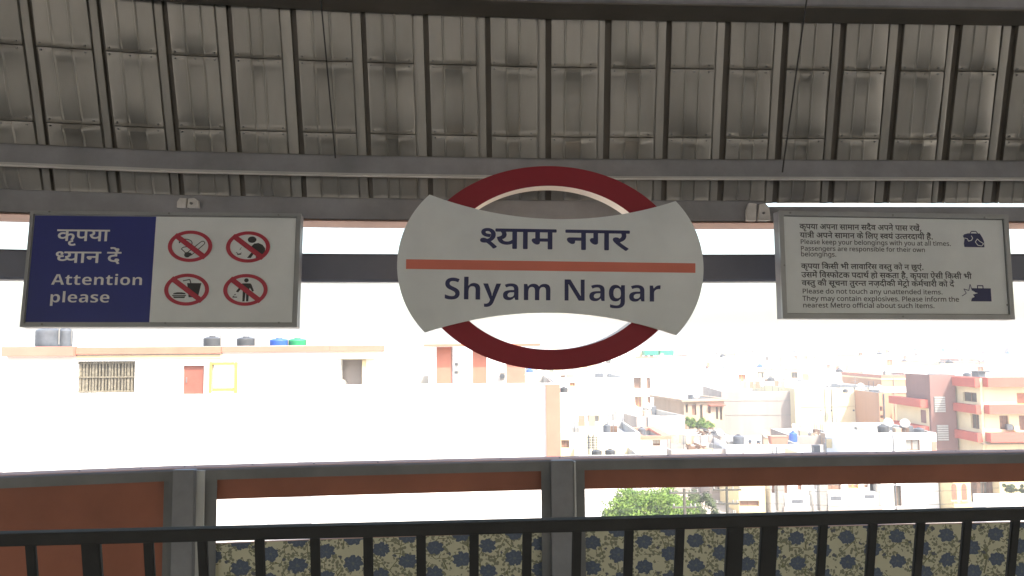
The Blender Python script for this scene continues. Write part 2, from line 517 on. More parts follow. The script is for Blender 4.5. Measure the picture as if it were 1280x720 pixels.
tag(MB().box(-24, 26, -9.3, -9.0, -0.9, 0.85).build('light_block_wall', 'concrete'), kind='structure')  # unseen wall added behind the viewer, its height set to dim the interior
obj_over = b.build('canopy_ceiling', 'sheet')
tag(obj_over, kind='structure')

def beam(name, prof, m, label, bevel=0, px0=-2600, px1=3800, cat='beam'):
    o = sweep(name, prof, m, None, px0, px1)
    return tag(o, label, cat)

# purlins: mid one across the ring's top, and the one at the top of the picture
def roof_off(s, d):
    return (ROFF + s * math.sin(LEAN) + d * math.cos(LEAN), ZB + s * math.cos(LEAN) - d * math.sin(LEAN))
sA, sB = s_at(201), s_at(226)
o1, z1 = roof_off(sA, 0.015); o2, z2 = roof_off(sB, 0.015)
f1, zf1 = o1 + 0.075, z1 - 0.008
f2, zf2 = o1 + 0.085, z1 - 0.098
t = empty('purlin', (0, 0, 0), 0, 'long grey channel purlin crossing the canopy just above the round sign', 'beam')
sweep('web', [(o1, z1), (f1 - 0.004, zf1), (f1, zf1 - 0.008), (f2, zf2), (f2 - 0.006, zf2 - 0.004), (o2 + 0.05, zf2 - 0.002), (o1 - 0.01, z1 - 0.055)], 'steel_grey', t)
sweep('lit_lower_lip', [(f2 - 0.004, zf2 - 0.0045), (f2 + 0.006, zf2 - 0.002), (f2 + 0.008, zf2 - 0.014), (f2 - 0.03, zf2 - 0.014)], 'steel_light', t)  # channel lip; the light from below is put in its paler steel
sweep('upper_angle', [(o1 + 0.002, z1 + 0.002), (o1 + 0.03, z1 + 0.006), (o1 + 0.034, z1 + 0.002), (o1 + 0.034, z1 - 0.0)], 'steel_dark', t)
sA = s_at(22)
o1, z1 = roof_off(sA, 0.012)
t = empty('purlin', (0, 0, 0), 0, 'box purlin with shaded underside along the very top of the photo above the metal sheets', 'beam')
sweep('web', [(o1, z1), (o1 + 0.145, z1 + 0.018), (o1 + 0.152, z1 + 0.025), (o1 + 0.17, z1 + 0.15), (o1 + 0.03, z1 + 0.17)], 'steel_grey', t)
sweep('shaded_underside', [(o1 + 0.004, z1 - 0.002), (o1 + 0.148, z1 + 0.0155), (o1 + 0.148, z1 + 0.0085), (o1 + 0.004, z1 - 0.010)], 'sheet_shade', t)  # beam underside, darkened in colour for the shade there

# eave beam under the cladding and the tube that carries the signs
zt, zb = zr(251.5, 0.02), zr(276, 0.02)
t = empty('eave_beam', (0, 0, 0), 0, 'grey painted eave beam under the ribbed sheets and above the three signs', 'beam')
sweep('web', [(0.02, zb), (0.02, zt), (0.014, zt + 0.006), (-0.07, zt + 0.006), (-0.07, zb)], 'steel_grey', t, px1=962)
zl = zr(257.8, 0.02)
sweep('web', [(0.02, zb), (0.02, zl), (-0.05, zl), (-0.05, zb)], 'steel_grey', t, px0=962.3)
sweep('drip_edge', [(0.0, zb - 0.001), (0.012, zb - 0.010), (-0.20, zb - 0.012), (-0.20, zb - 0.004)], 'cap_pale', t)  # ledge strip whose sunlit look comes from the pale colour
zt, zb = zr(318, 0.06), zr(352.5, 0.06)
t = empty('sign_tube', (0, 0, 0), 0, 'dark blue-grey square tube running behind all three signs', 'beam')
sweep('tube', [(0.06, zb + 0.012), (0.06, zt - 0.012), (0.048, zt), (-0.05, zt), (-0.06, zt - 0.012), (-0.06, zb + 0.012), (-0.05, zb), (0.048, zb)], 'steel_mid', t)
# columns outside the frame that carry the canopy side
for px in (-330, 1560):
    p = base(px, 0.0)
    c = MB().box(-0.09, 0.09, -0.03, 0.16, 0, zr(252)).box(-0.14, 0.14, -0.07, 0.2, 0, 0.02)
    side = 'left of' if px < 0 else 'right of'
    tag(c.build('canopy_column', 'steel_grey', None, False, 0.004, loc=(p.x, p.y - 0.28, 0)), 'grey steel column carrying the canopy ' + side + ' the signs', 'column')

# small pale clamps on the eave beam
def clamp(px, py, w, h, label, D=4.02):
    p = onY(px, py, D * ratio(px))
    s = D / 1000
    c = empty('beam_clamp', p, 0, label, 'clamp')
    b = MB()
    b.prism([(-w * s / 2, -h * s / 2), (-w * s * .1, -h * s / 2), (-w * s * .06, h * s * .45), (-w * s * .38, h * s * .5), (-w * s * .5, h * s * .1)], -0.012, 0.012)
    b.build('left_plate', 'clamp_white', c, bevel=0.001)
    b = MB()
    b.prism([(w * s * .0, -h * s / 2), (w * s * .5, -h * s / 2), (w * s * .46, h * s * .2), (w * s * .3, h * s * .46), (w * s * .04, h * s * .4)], -0.018, 0.010)
    b.build('right_plate', 'clamp_white', c, bevel=0.001)
    MB().tube((w * s * .2, -0.030, -h * s * .1), (w * s * .2, -0.016, -h * s * .1), 0.006).build('bolt', 'steel_dark', c)
clamp(236, 254, 26, 12, 'small pale clamp on the eave beam above the no smoking sign', 4.05)
clamp(947, 265, 30, 23, 'larger pale clamp on the eave beam between the round sign and the text sign', 4.05)

# hanging black cables
def cable(px, pya, pyb, label, dx=0.0):
    pts = []
    for i in range(9):
        u = i / 8
        py = pya + (pyb - pya) * u
        q = roofpt(px + dx * u, s_at(py), -0.16)
        pts.append(q)
    b = MB()
    for a, c in zip(pts, pts[1:]): b.tube(a, c, 0.004, k=6)
    tag(b.build('cable', 'cable', smooth=True), label, 'cable')
cable(421, -10, 200, 'thin black cable running down the ribbed sheets left of the round sign', 8)
cable(985, -6, 212, 'thin black conduit down the ribbed sheets above the small text sign', -16)

# ------------------------------------------------------------------ parapet screen with panels and posts
zTop = zr(575.5, 0.05)
z1 = zr(588.5, 0.05)
zBrown = zr(612.0, 0.0)
zFlor = zr(665.0, 0.0)
zMidB = 0.12
par = empty('parapet_screen', base(690).to_3d(), 0, 'grey framed platform parapet with terracotta and floral panels below the signs', 'parapet')
PO = par.location.copy()
def psweep(name, prof, m, px0, px1):
    o = sweep(name, prof, m, None, px0, px1)
    o.parent = par
    for v in o.data.vertices: v.co -= PO
    return o
psweep('top_rail', [(0.05, z1), (0.05, zTop - 0.006), (0.044, zTop), (-0.02, zTop), (-0.02, z1)], 'steel_dark', -2600, 3800)
psweep('lit_cap', [(0.035, zTop + 0.0012), (-0.03, zTop + 0.0012), (-0.036, zTop + 0.006), (-0.030, zTop + 0.009), (0.03, zTop + 0.0052)], 'cap_pale', -2600, 3800)  # top ledge of the rail; sky light on it is put in the colour
psweep('bottom_rail', [(0.05, 0.02), (0.05, zMidB), (-0.02, zMidB), (-0.02, 0.02)], 'steel_dark', -2600, 3800)
bays = [(-2600, -330, 'full'), (-290, 206, 'full'), (271, 677, 'split'), (730, 1420, 'split'), (1480, 3800, 'split')]
zi = zMidB + 0.002
def slab(name, m, px0, px1, za, zb_, oa=0.0, ob=-0.006):
    return psweep(name, [(oa, za), (oa, zb_), (ob, zb_), (ob, za)], m, px0, px1)
for a, c, kind in bays:
    a, c = adj(a), adj(c)
    if kind == 'full':
        slab('terracotta_panel', 'brown_panel', a, c, zi, z1 - 0.002)
    else:
        slab('terracotta_panel', 'brown_panel', a, c, zBrown, z1 - 0.002)
        o = slab('floral_panel', 'floral', a, c, zi, zFlor)
        slab('panel_edge', 'cap_pale', a, c, zFlor + 0.0005, zFlor + 0.004, 0.003, -0.009)
# jambs
for a, c in ((205, 218.5), (254.5, 272), (676, 689.5), (719.5, 731), (1420, 1430), (1470, 1480), (-290 - 12, -290), (-330, -318)):
    a, c = adj(a), adj(c)
    psweep('jamb', [(0.035, zi), (0.035, z1 - 0.002), (-0.018, z1 - 0.002), (-0.018, zi)], 'steel_dark', a + 0.3, c - 0.3)
# posts: an H section with a pale flange edge
def post(px, pw, flange):
    p = base(adj(px, 0.075), 0.0)
    s = D0 * ratio(px) / 1000
    h = zTop + 0.002
    t = obj('post', MB_post(pw * s, h, flange * s), 'steel_grey', par, loc=p.to_3d() - PO)
    return t
def MB_post(w, h, fl):
    b = MB()
    b.box(-w / 2, w / 2 - fl, -0.075, 0.03, 0.0, h)
    b.box(w / 2 - fl - 0.001, w / 2, -0.068, 0.025, 0.0, h - 0.002)
    me = bpy.data.meshes.new('post'); me.from_pydata(b.v, [], b.f)
    bm = bmesh.new(); bm.from_mesh(me)
    bmesh.ops.bevel(bm, geom=list(bm.edges), offset=0.0025, segments=2, affect='EDGES')
    bm.to_mesh(me); bm.free()
    return me
for px, pw in ((229.7, 27), (703.3, 27.6), (1450, 38), (-310, 34)):
    post(px, pw, 1.2)
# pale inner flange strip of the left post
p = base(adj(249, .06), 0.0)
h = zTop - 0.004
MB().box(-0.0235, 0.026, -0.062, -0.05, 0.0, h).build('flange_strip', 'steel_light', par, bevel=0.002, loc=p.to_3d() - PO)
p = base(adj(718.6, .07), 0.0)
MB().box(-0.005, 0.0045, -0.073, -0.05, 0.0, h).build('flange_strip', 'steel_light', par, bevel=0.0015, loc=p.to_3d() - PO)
rb = random.Random(3)
for px in (104, 180, 234, 247, 318, 394, 473, 548, 625, 698, 702, 800, 832, 905, 998, 1028, 1090, 1188, 1250):
    p = base(px, 0.02 - rb.random() * 0.03)
    MB().tube((0, 0, 0), (0, 0, 0.006), 0.0045, 0.003, k=8).build('rivet', 'steel_dark', par, loc=Vector((p.x, p.y, zTop + 0.004)) - PO)

# ------------------------------------------------------------------ black railing in front of the viewer
def railY(px): return 2.3 * (0.947 + 0.097 * px / 1280)
zh = onY(640, 648.5, railY(640)).z
zhb = onY(640, 663.6, railY(640)).z
ra, rc = onY(-420, hor(-420), railY(-420)), onY(1700, hor(1700), railY(1700))
rdir = Vector((rc.x - ra.x, rc.y - ra.y)); rlen = rdir.length
rang = math.atan2(rdir.y, rdir.x)
rail = empty('railing', (ra.x, ra.y, 0), rang, 'black painted steel railing with square bars in the foreground', 'railing')
RM = Matrix.Translation((ra.x, ra.y, 0)) @ Matrix.Rotation(rang, 4, 'Z')
RMI = RM.inverted()
def rail_u(px):
    p = onY(px, hor(px), railY(px))
    return (RMI @ Vector((p.x, p.y, 0))).x
LN = math.tan(R(12.0))
def rl(z): return (zh - z) * LN                       # the bars slope away below the top rail
rlen += 3.2
MB().box(0, rlen, -0.022, 0.022, zhb, zh).build('top_rail', 'rail_black', rail, bevel=0.004)
MB().box(0, rlen, rl(0.1) - 0.02, rl(0.1) + 0.02, 0.08, 0.12).build('bottom_rail', 'rail_black', rail, bevel=0.004)
bars = [(-18, 13), (47.5, 12.5), (122, 24), (192.5, 12.5), (258.5, 14.5), (328.5, 12), (396.5, 11.5), (461.5, 11.5), (526.5, 11.5), (591.5, 11.3), (656.5, 11.3), (717.5, 11.2), (781.5, 11), (844, 11),
        (911.5, 20.5), (953.5, 20.5), (1020, 11), (1081, 11.5), (1140, 11.5), (1197.5, 12), (1257, 11.7)]
extra = [(-18 - 72 * i, 13) for i in range(1, 5)] + [(1257 + 59 * i, 11.5) for i in range(1, 7)]
zbar = zhb - 0.02
def bar_mesh(w):
    b = MB()
    y1, y0 = rl(zhb), rl(0.1)
    d = 0.007 if w < 0.04 else 0.009
    n = len(b.v)
    for z, y in ((0.1, y0), (zhb + 0.004, y1)):
        b.v += [(-w / 2, y - d, z), (w / 2, y - d, z), (w / 2, y + d, z), (-w / 2, y + d, z)]
    b.f += [(0, 3, 2, 1), (4, 5, 6, 7), (0, 1, 5, 4), (1, 2, 6, 5), (2, 3, 7, 6), (3, 0, 4, 7)]
    me = bpy.data.meshes.new('baluster'); me.from_pydata(b.v, [], b.f)
    bm = bmesh.new(); bm.from_mesh(me)
    bmesh.ops.bevel(bm, geom=list(bm.edges), offset=0.003, segments=2, affect='EDGES')
    bm.to_mesh(me); bm.free()
    return me
thin = bar_mesh(0.0262); thick = bar_mesh(0.049)
bar_u = [(rail_u(px), w) for px, w in bars + extra]
for i in range(1, 26):
    bar_u.append((bar_u[26][0] + 0.1475 * i, 11))
for u_, w in bar_u:
    # the listed column is where the bar leaves the top rail
    me = thick if w > 18 else thin
    o = obj('post' if w > 18 else 'baluster', me, 'rail_black', rail, loc=(u_, 0, 0))

# glyph outlines (font units) and typeset lines: glyph@x
GLYPHS = {
'D213': "122,189 105,190 90,193 76,199 64,206 53,216 46,227 41,240 40,255 41,269 44,280 50,291 58,299 68,306 78,310 91,313 104,314 113,314 122,312 132,310 142,306 152,302 164,295 177,287 191,276 215,286 236,299 256,315 273,335 287,358 297,384 303,412 305,443 303,470 298,493 288,514 276,532 260,547 242,558 221,564 199,566 184,565 172,563 162,558 153,552 146,545 142,537 139,527 138,516 139,508 140,500 143,492 148,484 153,475 162,467 172,460 186,454 201,449 221,444 244,442 270,440 253,370 209,375 171,385 139,399 112,418 92,439 78,463 69,489 66,517 68,541 75,563 86,583 102,600 121,614 145,624 172,630 204,632 227,631 250,627 271,620 292,610 312,598 329,584 345,566 358,546 370,524 378,499 382,471 384,440 382,406 375,374 365,342 350,312 331,285 308,260 283,239 254,221 276,201 298,180 320,158 341,134 361,111 380,88 398,65 414,43 350,-1 325,33 301,65 279,93 258,118 237,140 217,160 198,178 179,194 165,192 151,190 137,189",
'D51': "595,622 595,551 491,551 491,0 410,0 410,179 395,170 379,162 362,154 343,146 323,140 301,136 278,133 253,132 210,136 172,147 137,166 108,192 82,225 62,263 48,305 38,353 67,360 92,369 113,378 130,390 143,403 152,418 158,436 160,457 159,471 157,484 154,497 148,509 143,521 136,532 130,542 123,551 0,551 0,622|129,301 140,278 152,258 165,241 180,228 196,217 215,209 236,205 259,203 283,204 306,208 327,215 346,224 364,235 380,247 396,260 410,274 410,551 211,551 224,525 233,498 238,472 240,445 233,396 212,355 178,324",
'D66': "170,551 170,0 89,0 89,551 0,551 0,622 273,622 273,551",
'D50': "509,551 509,0 428,0 428,250 207,250 207,213 206,198 203,185 199,174 192,166 185,159 177,155 168,152 159,151 149,152 140,154 129,158 119,164 109,170 99,178 89,186 80,196 71,205 64,216 57,226 50,237 45,248 42,258 40,268 39,278 40,287 42,295 47,302 52,308 61,314 71,318 84,320 100,321 126,321 126,551 0,551 0,622 612,622 612,551|428,551 207,551 207,321 428,321",
'D44': "0,622 569,622 569,551 466,551 466,0 385,0 385,298 204,298 204,244 203,231 200,220 196,210 190,202 182,196 174,192 164,189 153,188 141,189 128,193 115,200 102,209 89,220 77,232 66,246 56,260 48,275 42,290 38,304 37,318 38,329 40,339 45,347 50,355 59,361 69,366 82,368 98,369 385,369 385,551 0,551",
'D27': "208,551 208,234 207,222 205,211 201,201 196,193 189,186 180,182 171,179 160,178 147,179 134,183 120,190 106,199 93,210 81,222 70,236 60,250 52,265 46,280 42,294 41,308 42,319 44,329 49,337 54,345 63,351 73,356 86,358 102,359 127,359 127,551 0,551 0,622 578,622 578,551 474,551 474,0 393,0 393,551",
'D52': "395,42 341,-12 312,13 284,37 256,62 230,87 205,112 181,136 159,159 138,181 119,202 102,222 88,240 75,256 65,271 57,284 51,295 46,305 44,314 42,323 40,331 40,340 41,349 44,358 48,367 55,376 64,383 75,389 88,392 104,393 116,392 127,390 138,387 148,382 157,375 165,368 173,359 181,349 199,360 215,372 228,385 238,399 246,415 252,431 255,449 256,468 256,479 255,491 253,502 251,514 248,524 246,534 242,543 239,551 0,551 0,622 424,622 424,551 320,551 327,532 332,510 335,486 336,458 335,432 330,407 324,385 314,365 302,347 288,330 272,314 254,300 234,288 213,276 191,264 167,254 190,228 216,201 243,174 272,146 302,119 332,93 363,67",
'b1962': "248,-10 193,-7 141,1 92,14 46,33 46,174 72,163 98,153 124,143 152,134 179,125 206,120 233,116 260,115 286,116 308,120 326,127 340,136 350,148 357,161 362,175 363,191 360,210 353,227 340,243 323,256 302,269 278,282 252,295 224,308 211,314 198,320 184,328 170,336 156,344 142,354 128,365 114,377 102,390 90,404 80,420 71,437 64,455 58,476 55,497 54,521 58,566 70,606 91,641 119,670 154,694 196,711 243,721 296,724 324,723 351,721 377,717 402,711 428,704 454,695 481,685 508,674 459,556 435,565 412,574 391,581 371,587 351,592 332,595 311,597 291,598 271,597 253,593 238,587 225,578 215,567 208,555 203,541 202,526 204,508 210,492 221,478 236,466 255,454 278,442 306,427 337,412 363,399 388,386 410,373 430,358 449,344 465,328 478,310 490,292 499,272 506,250 510,225 511,198 507,153 494,113 472,77 442,46 405,22 360,4 307,-6",
'b1977': "78,0 78,760 227,760 227,605 227,585 226,566 226,547 224,528 223,511 222,496 221,485 220,476 228,476 242,496 258,512 275,526 295,537 316,545 338,551 362,555 386,556 428,553 466,544 500,529 528,508 552,481 569,447 579,405 582,356 582,0 433,0 433,319 428,371 411,408 384,430 345,437 314,434 288,425 268,411 252,390 241,365 233,334 229,298 227,257 227,0",
'b1994': "110,-240 98,-240 87,-239 76,-239 66,-238 58,-236 49,-235 41,-233 34,-232 34,-114 40,-115 46,-116 53,-117 60,-118 68,-119 76,-120 85,-120 93,-120 115,-118 135,-113 153,-104 168,-92 180,-77 191,-60 201,-42 208,-23 217,4 0,546 163,546 266,239 270,228 273,217 276,205 278,194 280,182 282,169 283,157 284,144 287,144 289,157 291,169 293,182 296,194 298,205 301,217 305,228 308,239 409,546 569,546 338,-70 321,-110 300,-144 275,-174 248,-198 217,-216 183,-229 148,-237",
'b1970': "211,-10 176,-7 144,1 116,14 90,32 69,57 54,86 45,122 42,163 46,204 57,239 76,268 103,292 137,310 179,324 229,333 286,337 381,340 381,364 380,384 375,401 368,416 358,427 346,436 332,442 315,446 296,447 276,446 256,444 237,441 218,436 199,429 180,423 161,415 142,407 93,508 116,519 139,528 164,537 190,544 218,550 245,554 273,556 302,557 354,554 399,545 438,530 470,510 496,483 514,449 525,410 529,364 529,0 425,0 396,74 392,74 374,54 356,36 337,22 318,10 297,1 272,-5 243,-9|267,99 290,101 311,106 331,115 348,128 362,143 373,162 379,183 381,208 381,253 323,251 290,249 262,244 240,236 223,225 211,212 202,197 197,181 195,162 196,146 200,133 206,122 215,114 226,107 238,103 252,100",
'b1982': "78,0 78,546 192,546 212,476 220,476 234,496 250,512 268,526 288,537 310,545 333,551 356,555 379,556 408,555 434,551 459,545 481,536 501,525 518,512 533,495 545,476 558,476 572,496 588,512 606,526 628,537 650,545 673,551 696,555 719,556 763,553 801,544 833,529 860,508 880,481 895,447 904,405 907,356 907,0 758,0 758,319 753,371 738,408 712,430 676,437 649,434 626,426 607,413 592,395 581,372 573,344 569,311 567,274 567,0 418,0 418,319 413,371 398,408 372,430 336,437 307,434 284,425 265,411 250,390 240,365 233,334 228,298 227,257 227,0",
'b1957': "90,0 90,714 281,714 591,179 594,179 593,204 591,229 590,253 589,278 588,302 588,327 587,352 587,376 587,714 723,714 723,0 531,0 220,540 216,540 218,514 220,489 221,464 222,438 224,412 224,387 225,362 225,336 225,0",
'b1976': "282,-240 254,-240 226,-238 200,-236 174,-233 150,-229 126,-223 102,-216 78,-208 78,-89 129,-107 182,-120 236,-128 291,-131 341,-123 377,-100 399,-61 406,-7 406,4 406,13 406,21 407,30 408,39 408,48 409,56 409,64 410,71 406,71 391,51 375,34 358,20 339,9 319,1 298,-5 275,-9 251,-10 205,-5 165,9 129,32 100,64 76,105 59,154 48,209 45,272 48,335 59,391 76,440 101,481 132,514 168,537 209,551 255,556 303,551 345,536 382,511 413,476 417,476 429,546 555,546 555,-1 551,-56 538,-104 516,-145 486,-179 447,-206 400,-225 345,-236|304,107 331,109 354,115 373,125 388,140 401,159 409,184 414,216 416,253 416,271 414,312 409,346 401,375 389,397 373,414 354,426 330,433 302,435 256,425 223,394 204,342 197,270 204,199 224,148 257,117",
'b1987': "78,0 78,546 191,546 213,454 220,454 233,474 248,493 266,510 286,526 308,539 331,548 356,554 383,556 389,556 395,556 402,555 409,555 416,554 422,554 428,553 433,552 422,412 418,413 413,414 408,415 402,416 395,416 389,417 383,417 378,417 359,416 341,414 323,409 305,404 288,396 273,386 260,374 248,360 239,344 232,324 228,303 227,278 227,0",
'D25': "777,551 452,551 452,349 477,371 505,386 536,396 569,399 600,396 628,389 653,376 675,358 693,335 706,307 713,275 716,239 715,216 712,192 708,167 701,141 692,115 681,90 667,64 651,39 579,80 591,97 602,114 611,134 620,154 627,175 632,196 635,216 636,237 635,259 631,278 625,294 616,307 606,317 593,324 579,329 562,330 535,326 508,312 480,290 452,258 452,0 371,0 371,174 358,164 344,154 329,145 312,136 293,128 272,122 250,119 226,118 203,119 180,123 159,129 138,137 118,148 100,161 85,176 71,194 60,215 52,238 48,263 46,290 49,328 60,362 77,391 101,417 131,438 164,452 202,461 244,464 256,464 268,463 282,462 296,460 309,459 321,457 331,456 339,454 333,381 324,383 315,385 304,386 292,388 281,389 269,390 259,391 249,391 222,389 198,384 177,376 159,365 145,351 135,334 129,314 127,292 129,267 135,246 144,228 158,214 173,202 190,194 209,190 228,188 249,189 270,193 289,200 306,209 323,220 340,232 356,246 371,260 371,551 0,551 0,622 777,622",
'D71': "27,-233 14,-239 0,-246 -15,-251 -32,-257 -49,-262 -67,-265 -86,-267 -106,-268 -141,-266 -173,-258 -200,-246 -224,-228 -242,-207 -255,-183 -263,-156 -266,-126 -263,-99 -255,-74 -241,-50 -222,-28 -197,-10 -166,4 -130,13 -89,18 -82,-48 -109,-52 -132,-59 -151,-67 -166,-77 -177,-89 -186,-102 -190,-116 -192,-132 -190,-148 -186,-161 -178,-173 -167,-182 -154,-188 -140,-193 -126,-196 -111,-197 -96,-197 -81,-195 -68,-193 -56,-190 -43,-185 -29,-179 -14,-172 2,-164",
'D46': "479,551 479,0 398,0 398,191 383,182 368,174 352,166 335,159 317,153 298,149 277,147 254,146 234,147 216,149 198,154 182,160 166,167 152,175 139,184 128,194 116,208 106,223 98,240 91,258 86,277 82,301 80,328 79,358 79,551 0,551 0,622 583,622 583,551|398,551 160,551 160,369 160,350 161,332 162,317 163,304 165,293 167,282 169,273 172,266 176,258 180,252 185,246 190,240 203,230 220,223 240,218 263,217 283,218 302,222 320,228 338,236 355,246 370,256 385,268 398,280",
'D201': "482,178 463,163 443,149 422,137 400,125 375,115 348,108 317,104 283,103 246,106 213,113 184,126 158,144 138,165 123,191 114,219 111,251 112,264 113,278 116,290 120,303 125,315 132,327 139,338 148,348 126,358 105,370 87,385 72,402 59,421 49,442 44,466 42,493 45,522 52,548 65,571 83,592 105,610 130,622 157,630 187,632 212,630 236,625 257,616 276,604 291,589 302,572 309,552 311,531 308,508 301,486 288,464 271,443 210,482 215,487 219,492 223,498 226,504 227,509 229,515 230,520 230,526 229,533 228,541 224,548 220,554 214,560 206,565 196,567 184,568 170,567 158,562 146,556 136,546 127,534 121,521 117,506 116,489 117,474 120,460 125,448 132,438 140,428 149,421 160,414 172,409 184,405 197,402 210,399 223,397 238,400 254,403 271,404 288,405 294,405 300,405 306,404 312,404 319,404 324,403 329,402 333,402 326,332 323,332 319,333 316,333 312,333 307,333 304,333 301,333 298,333 274,332 253,328 235,321 220,312 207,301 198,288 193,272 191,254 193,235 198,218 207,204 220,193 235,184 252,178 271,174 292,173 318,174 341,178 362,185 382,195 400,206 416,218 431,231 445,245",
'D42': "413,-58 403,-41 392,-24 383,-6 373,11 364,28 356,44 348,59 342,73 336,72 330,71 323,70 316,70 309,69 302,68 294,68 287,68 266,69 245,71 224,74 202,78 182,85 162,92 143,102 124,112 108,125 92,140 79,157 68,176 58,196 51,219 47,245 46,272 47,293 50,313 55,331 62,348 70,363 79,377 90,389 102,401 119,414 139,426 160,436 183,443 208,449 234,453 261,455 290,456 295,456 295,551 0,551 0,622 534,622 534,551 376,551 376,385 327,385 299,385 275,383 253,381 234,378 216,374 201,369 186,362 173,355 163,347 153,338 145,328 138,317 133,305 129,292 127,277 126,262 128,237 136,214 148,193 166,174 188,159 216,149 249,142 287,140 290,140 293,140 296,140 299,140 302,140 305,140 309,141 312,141 309,151 308,160 306,168 306,176 307,192 311,206 318,217 327,226 338,232 349,236 361,239 373,240 393,238 411,234 426,226 438,216 448,203 455,190 460,176 461,162 460,147 457,134 453,122 446,112 439,104 430,97 421,91 410,86 416,74 423,62 431,49 438,36 447,23 457,9 468,-7 480,-24",
'D75': "-169,615 -179,652 -190,686 -200,715 -210,740 -221,761 -232,778 -244,793 -256,804 -269,812 -283,818 -299,822 -315,823 -326,823 -336,822 -345,820 -354,818 -362,816 -370,814 -378,811 -385,809 -409,882 -389,888 -367,892 -343,895 -318,896 -292,894 -268,890 -245,882 -224,870 -205,856 -187,836 -170,812 -154,784 -138,750 -123,711 -108,666 -94,615",
'D6': "-185,772 -184,784 -181,794 -176,804 -168,813 -160,820 -151,826 -141,829 -130,830 -119,829 -109,826 -99,820 -91,813 -84,804 -79,794 -76,784 -75,772 -76,760 -79,750 -84,740 -91,731 -99,724 -109,718 -119,715 -130,714 -141,715 -151,718 -160,724 -168,731 -176,740 -181,750 -184,760",
'b1944': "0,0 252,717 437,717 690,0 527,0 475,170 215,170 163,0|253,297 439,297 386,463 383,472 380,482 377,494 374,506 370,519 366,532 362,546 358,559 354,572 351,584 348,596 345,606 342,595 339,584 336,571 332,556 327,542 323,528 319,514 316,500 312,488 309,478 306,469 304,463",
'b1989': "265,-10 241,-9 219,-6 197,-1 178,6 159,15 143,28 129,43 116,62 107,83 100,109 95,138 94,171 94,434 23,434 23,497 105,547 148,662 243,662 243,546 396,546 396,434 243,434 243,171 244,156 248,144 253,133 261,124 271,118 282,113 294,110 308,109 320,109 332,110 344,112 356,114 368,117 379,120 390,123 402,126 402,15 389,10 375,6 360,1 342,-2 324,-6 305,-8 286,-10",
'b1974': "325,-10 285,-8 248,-2 213,7 180,20 150,38 124,59 101,84 81,113 65,146 54,183 47,224 45,269 47,315 53,357 63,395 78,428 95,458 116,484 141,506 168,524 198,538 231,548 266,554 303,556 357,552 404,540 446,520 482,492 511,456 532,413 544,364 548,308 548,236 196,236 199,206 206,180 218,157 234,137 253,121 276,110 302,103 332,101 358,102 382,104 406,107 428,112 450,117 472,125 494,134 517,144 517,29 497,20 476,12 454,5 432,0 409,-5 383,-8 355,-9|199,335 408,335 406,359 401,381 393,400 382,418 368,432 350,442 329,448 304,450 283,448 265,443 248,434 232,422 220,406 210,386 203,363",
'b1983': "78,0 78,546 192,546 212,476 220,476 234,496 251,512 270,526 292,537 315,545 338,551 363,555 388,556 430,553 467,544 500,529 529,508 552,481 569,447 579,405 582,356 582,0 433,0 433,319 432,347 428,371 421,391 412,408 400,420 385,430 366,435 345,437 314,434 288,425 267,411 252,390 241,365 233,334 229,298 227,257 227,0",
'b1978': "153,614 137,615 122,618 108,623 96,630 85,640 78,652 73,668 72,687 73,706 78,722 85,735 96,744 108,751 122,756 137,759 153,760 169,759 184,756 197,751 210,744 220,735 228,722 232,706 234,687 232,668 228,652 220,640 210,630 197,623 184,618 169,615|78,0 78,546 227,546 227,0",
'b1984': "308,-10 271,-8 236,-2 203,9 172,23 144,41 119,64 98,90 79,120 64,153 54,190 47,230 45,274 49,338 63,394 85,443 116,483 155,515 200,538 252,551 311,556 348,554 384,548 416,537 447,523 475,505 500,483 521,457 540,428 555,394 566,358 572,318 574,274 570,210 556,154 534,105 502,64 464,32 418,8 366,-5|310,110 337,113 361,120 380,133 396,152 407,175 415,203 420,236 422,274 420,312 415,345 407,373 396,396 380,413 361,426 337,433 309,436 282,433 258,426 239,413 224,396 212,373 204,345 199,312 197,274 199,236 204,203 212,175 224,152 239,133 258,120 282,113",
'b1985': "78,-240 78,546 199,546 220,475 227,475 239,491 253,506 268,519 286,532 306,542 328,550 354,554 382,556 426,552 465,538 500,516 531,484 556,445 574,396 584,339 588,274 584,209 573,152 555,103 529,62 497,31 462,8 422,-5 378,-10 350,-9 325,-5 303,2 284,12 267,23 252,34 239,47 227,60 219,60 222,39 225,19 226,-1 227,-20 227,-240|336,111 360,114 380,122 398,135 412,154 422,177 430,205 434,238 436,276 430,346 410,397 379,427 334,437 307,435 285,428 266,417 252,401 242,381 234,356 229,326 227,291 227,275 228,238 233,205 240,177 250,154 265,135 284,122 307,114",
'b1981': "78,0 78,760 227,760 227,0",
'b1988': "226,-10 198,-10 173,-8 150,-6 128,-2 108,2 87,7 66,14 46,22 46,145 68,135 92,127 116,119 141,112 166,106 189,102 211,100 231,99 251,100 269,102 283,106 294,112 302,119 307,127 311,136 312,146 312,153 310,159 308,165 304,171 300,177 293,183 283,189 272,196 258,204 240,212 219,222 194,232 170,243 148,254 128,265 110,276 95,287 81,299 70,313 61,328 54,344 49,362 46,382 45,404 49,440 60,470 78,497 104,518 136,535 173,546 214,554 261,556 286,555 311,554 335,550 358,546 381,540 405,533 429,524 453,513 408,406 388,414 369,422 350,428 332,434 314,440 296,443 277,445 259,446 230,444 210,437 197,426 193,410 194,404 195,398 198,392 202,386 207,381 214,376 223,370 234,364 248,358 265,350 284,342 307,332 330,322 351,313 370,303 388,292 404,282 418,270 430,256 440,242 449,225 454,206 458,185 459,162 455,123 444,89 426,59 400,34 368,15 328,1 280,-7",
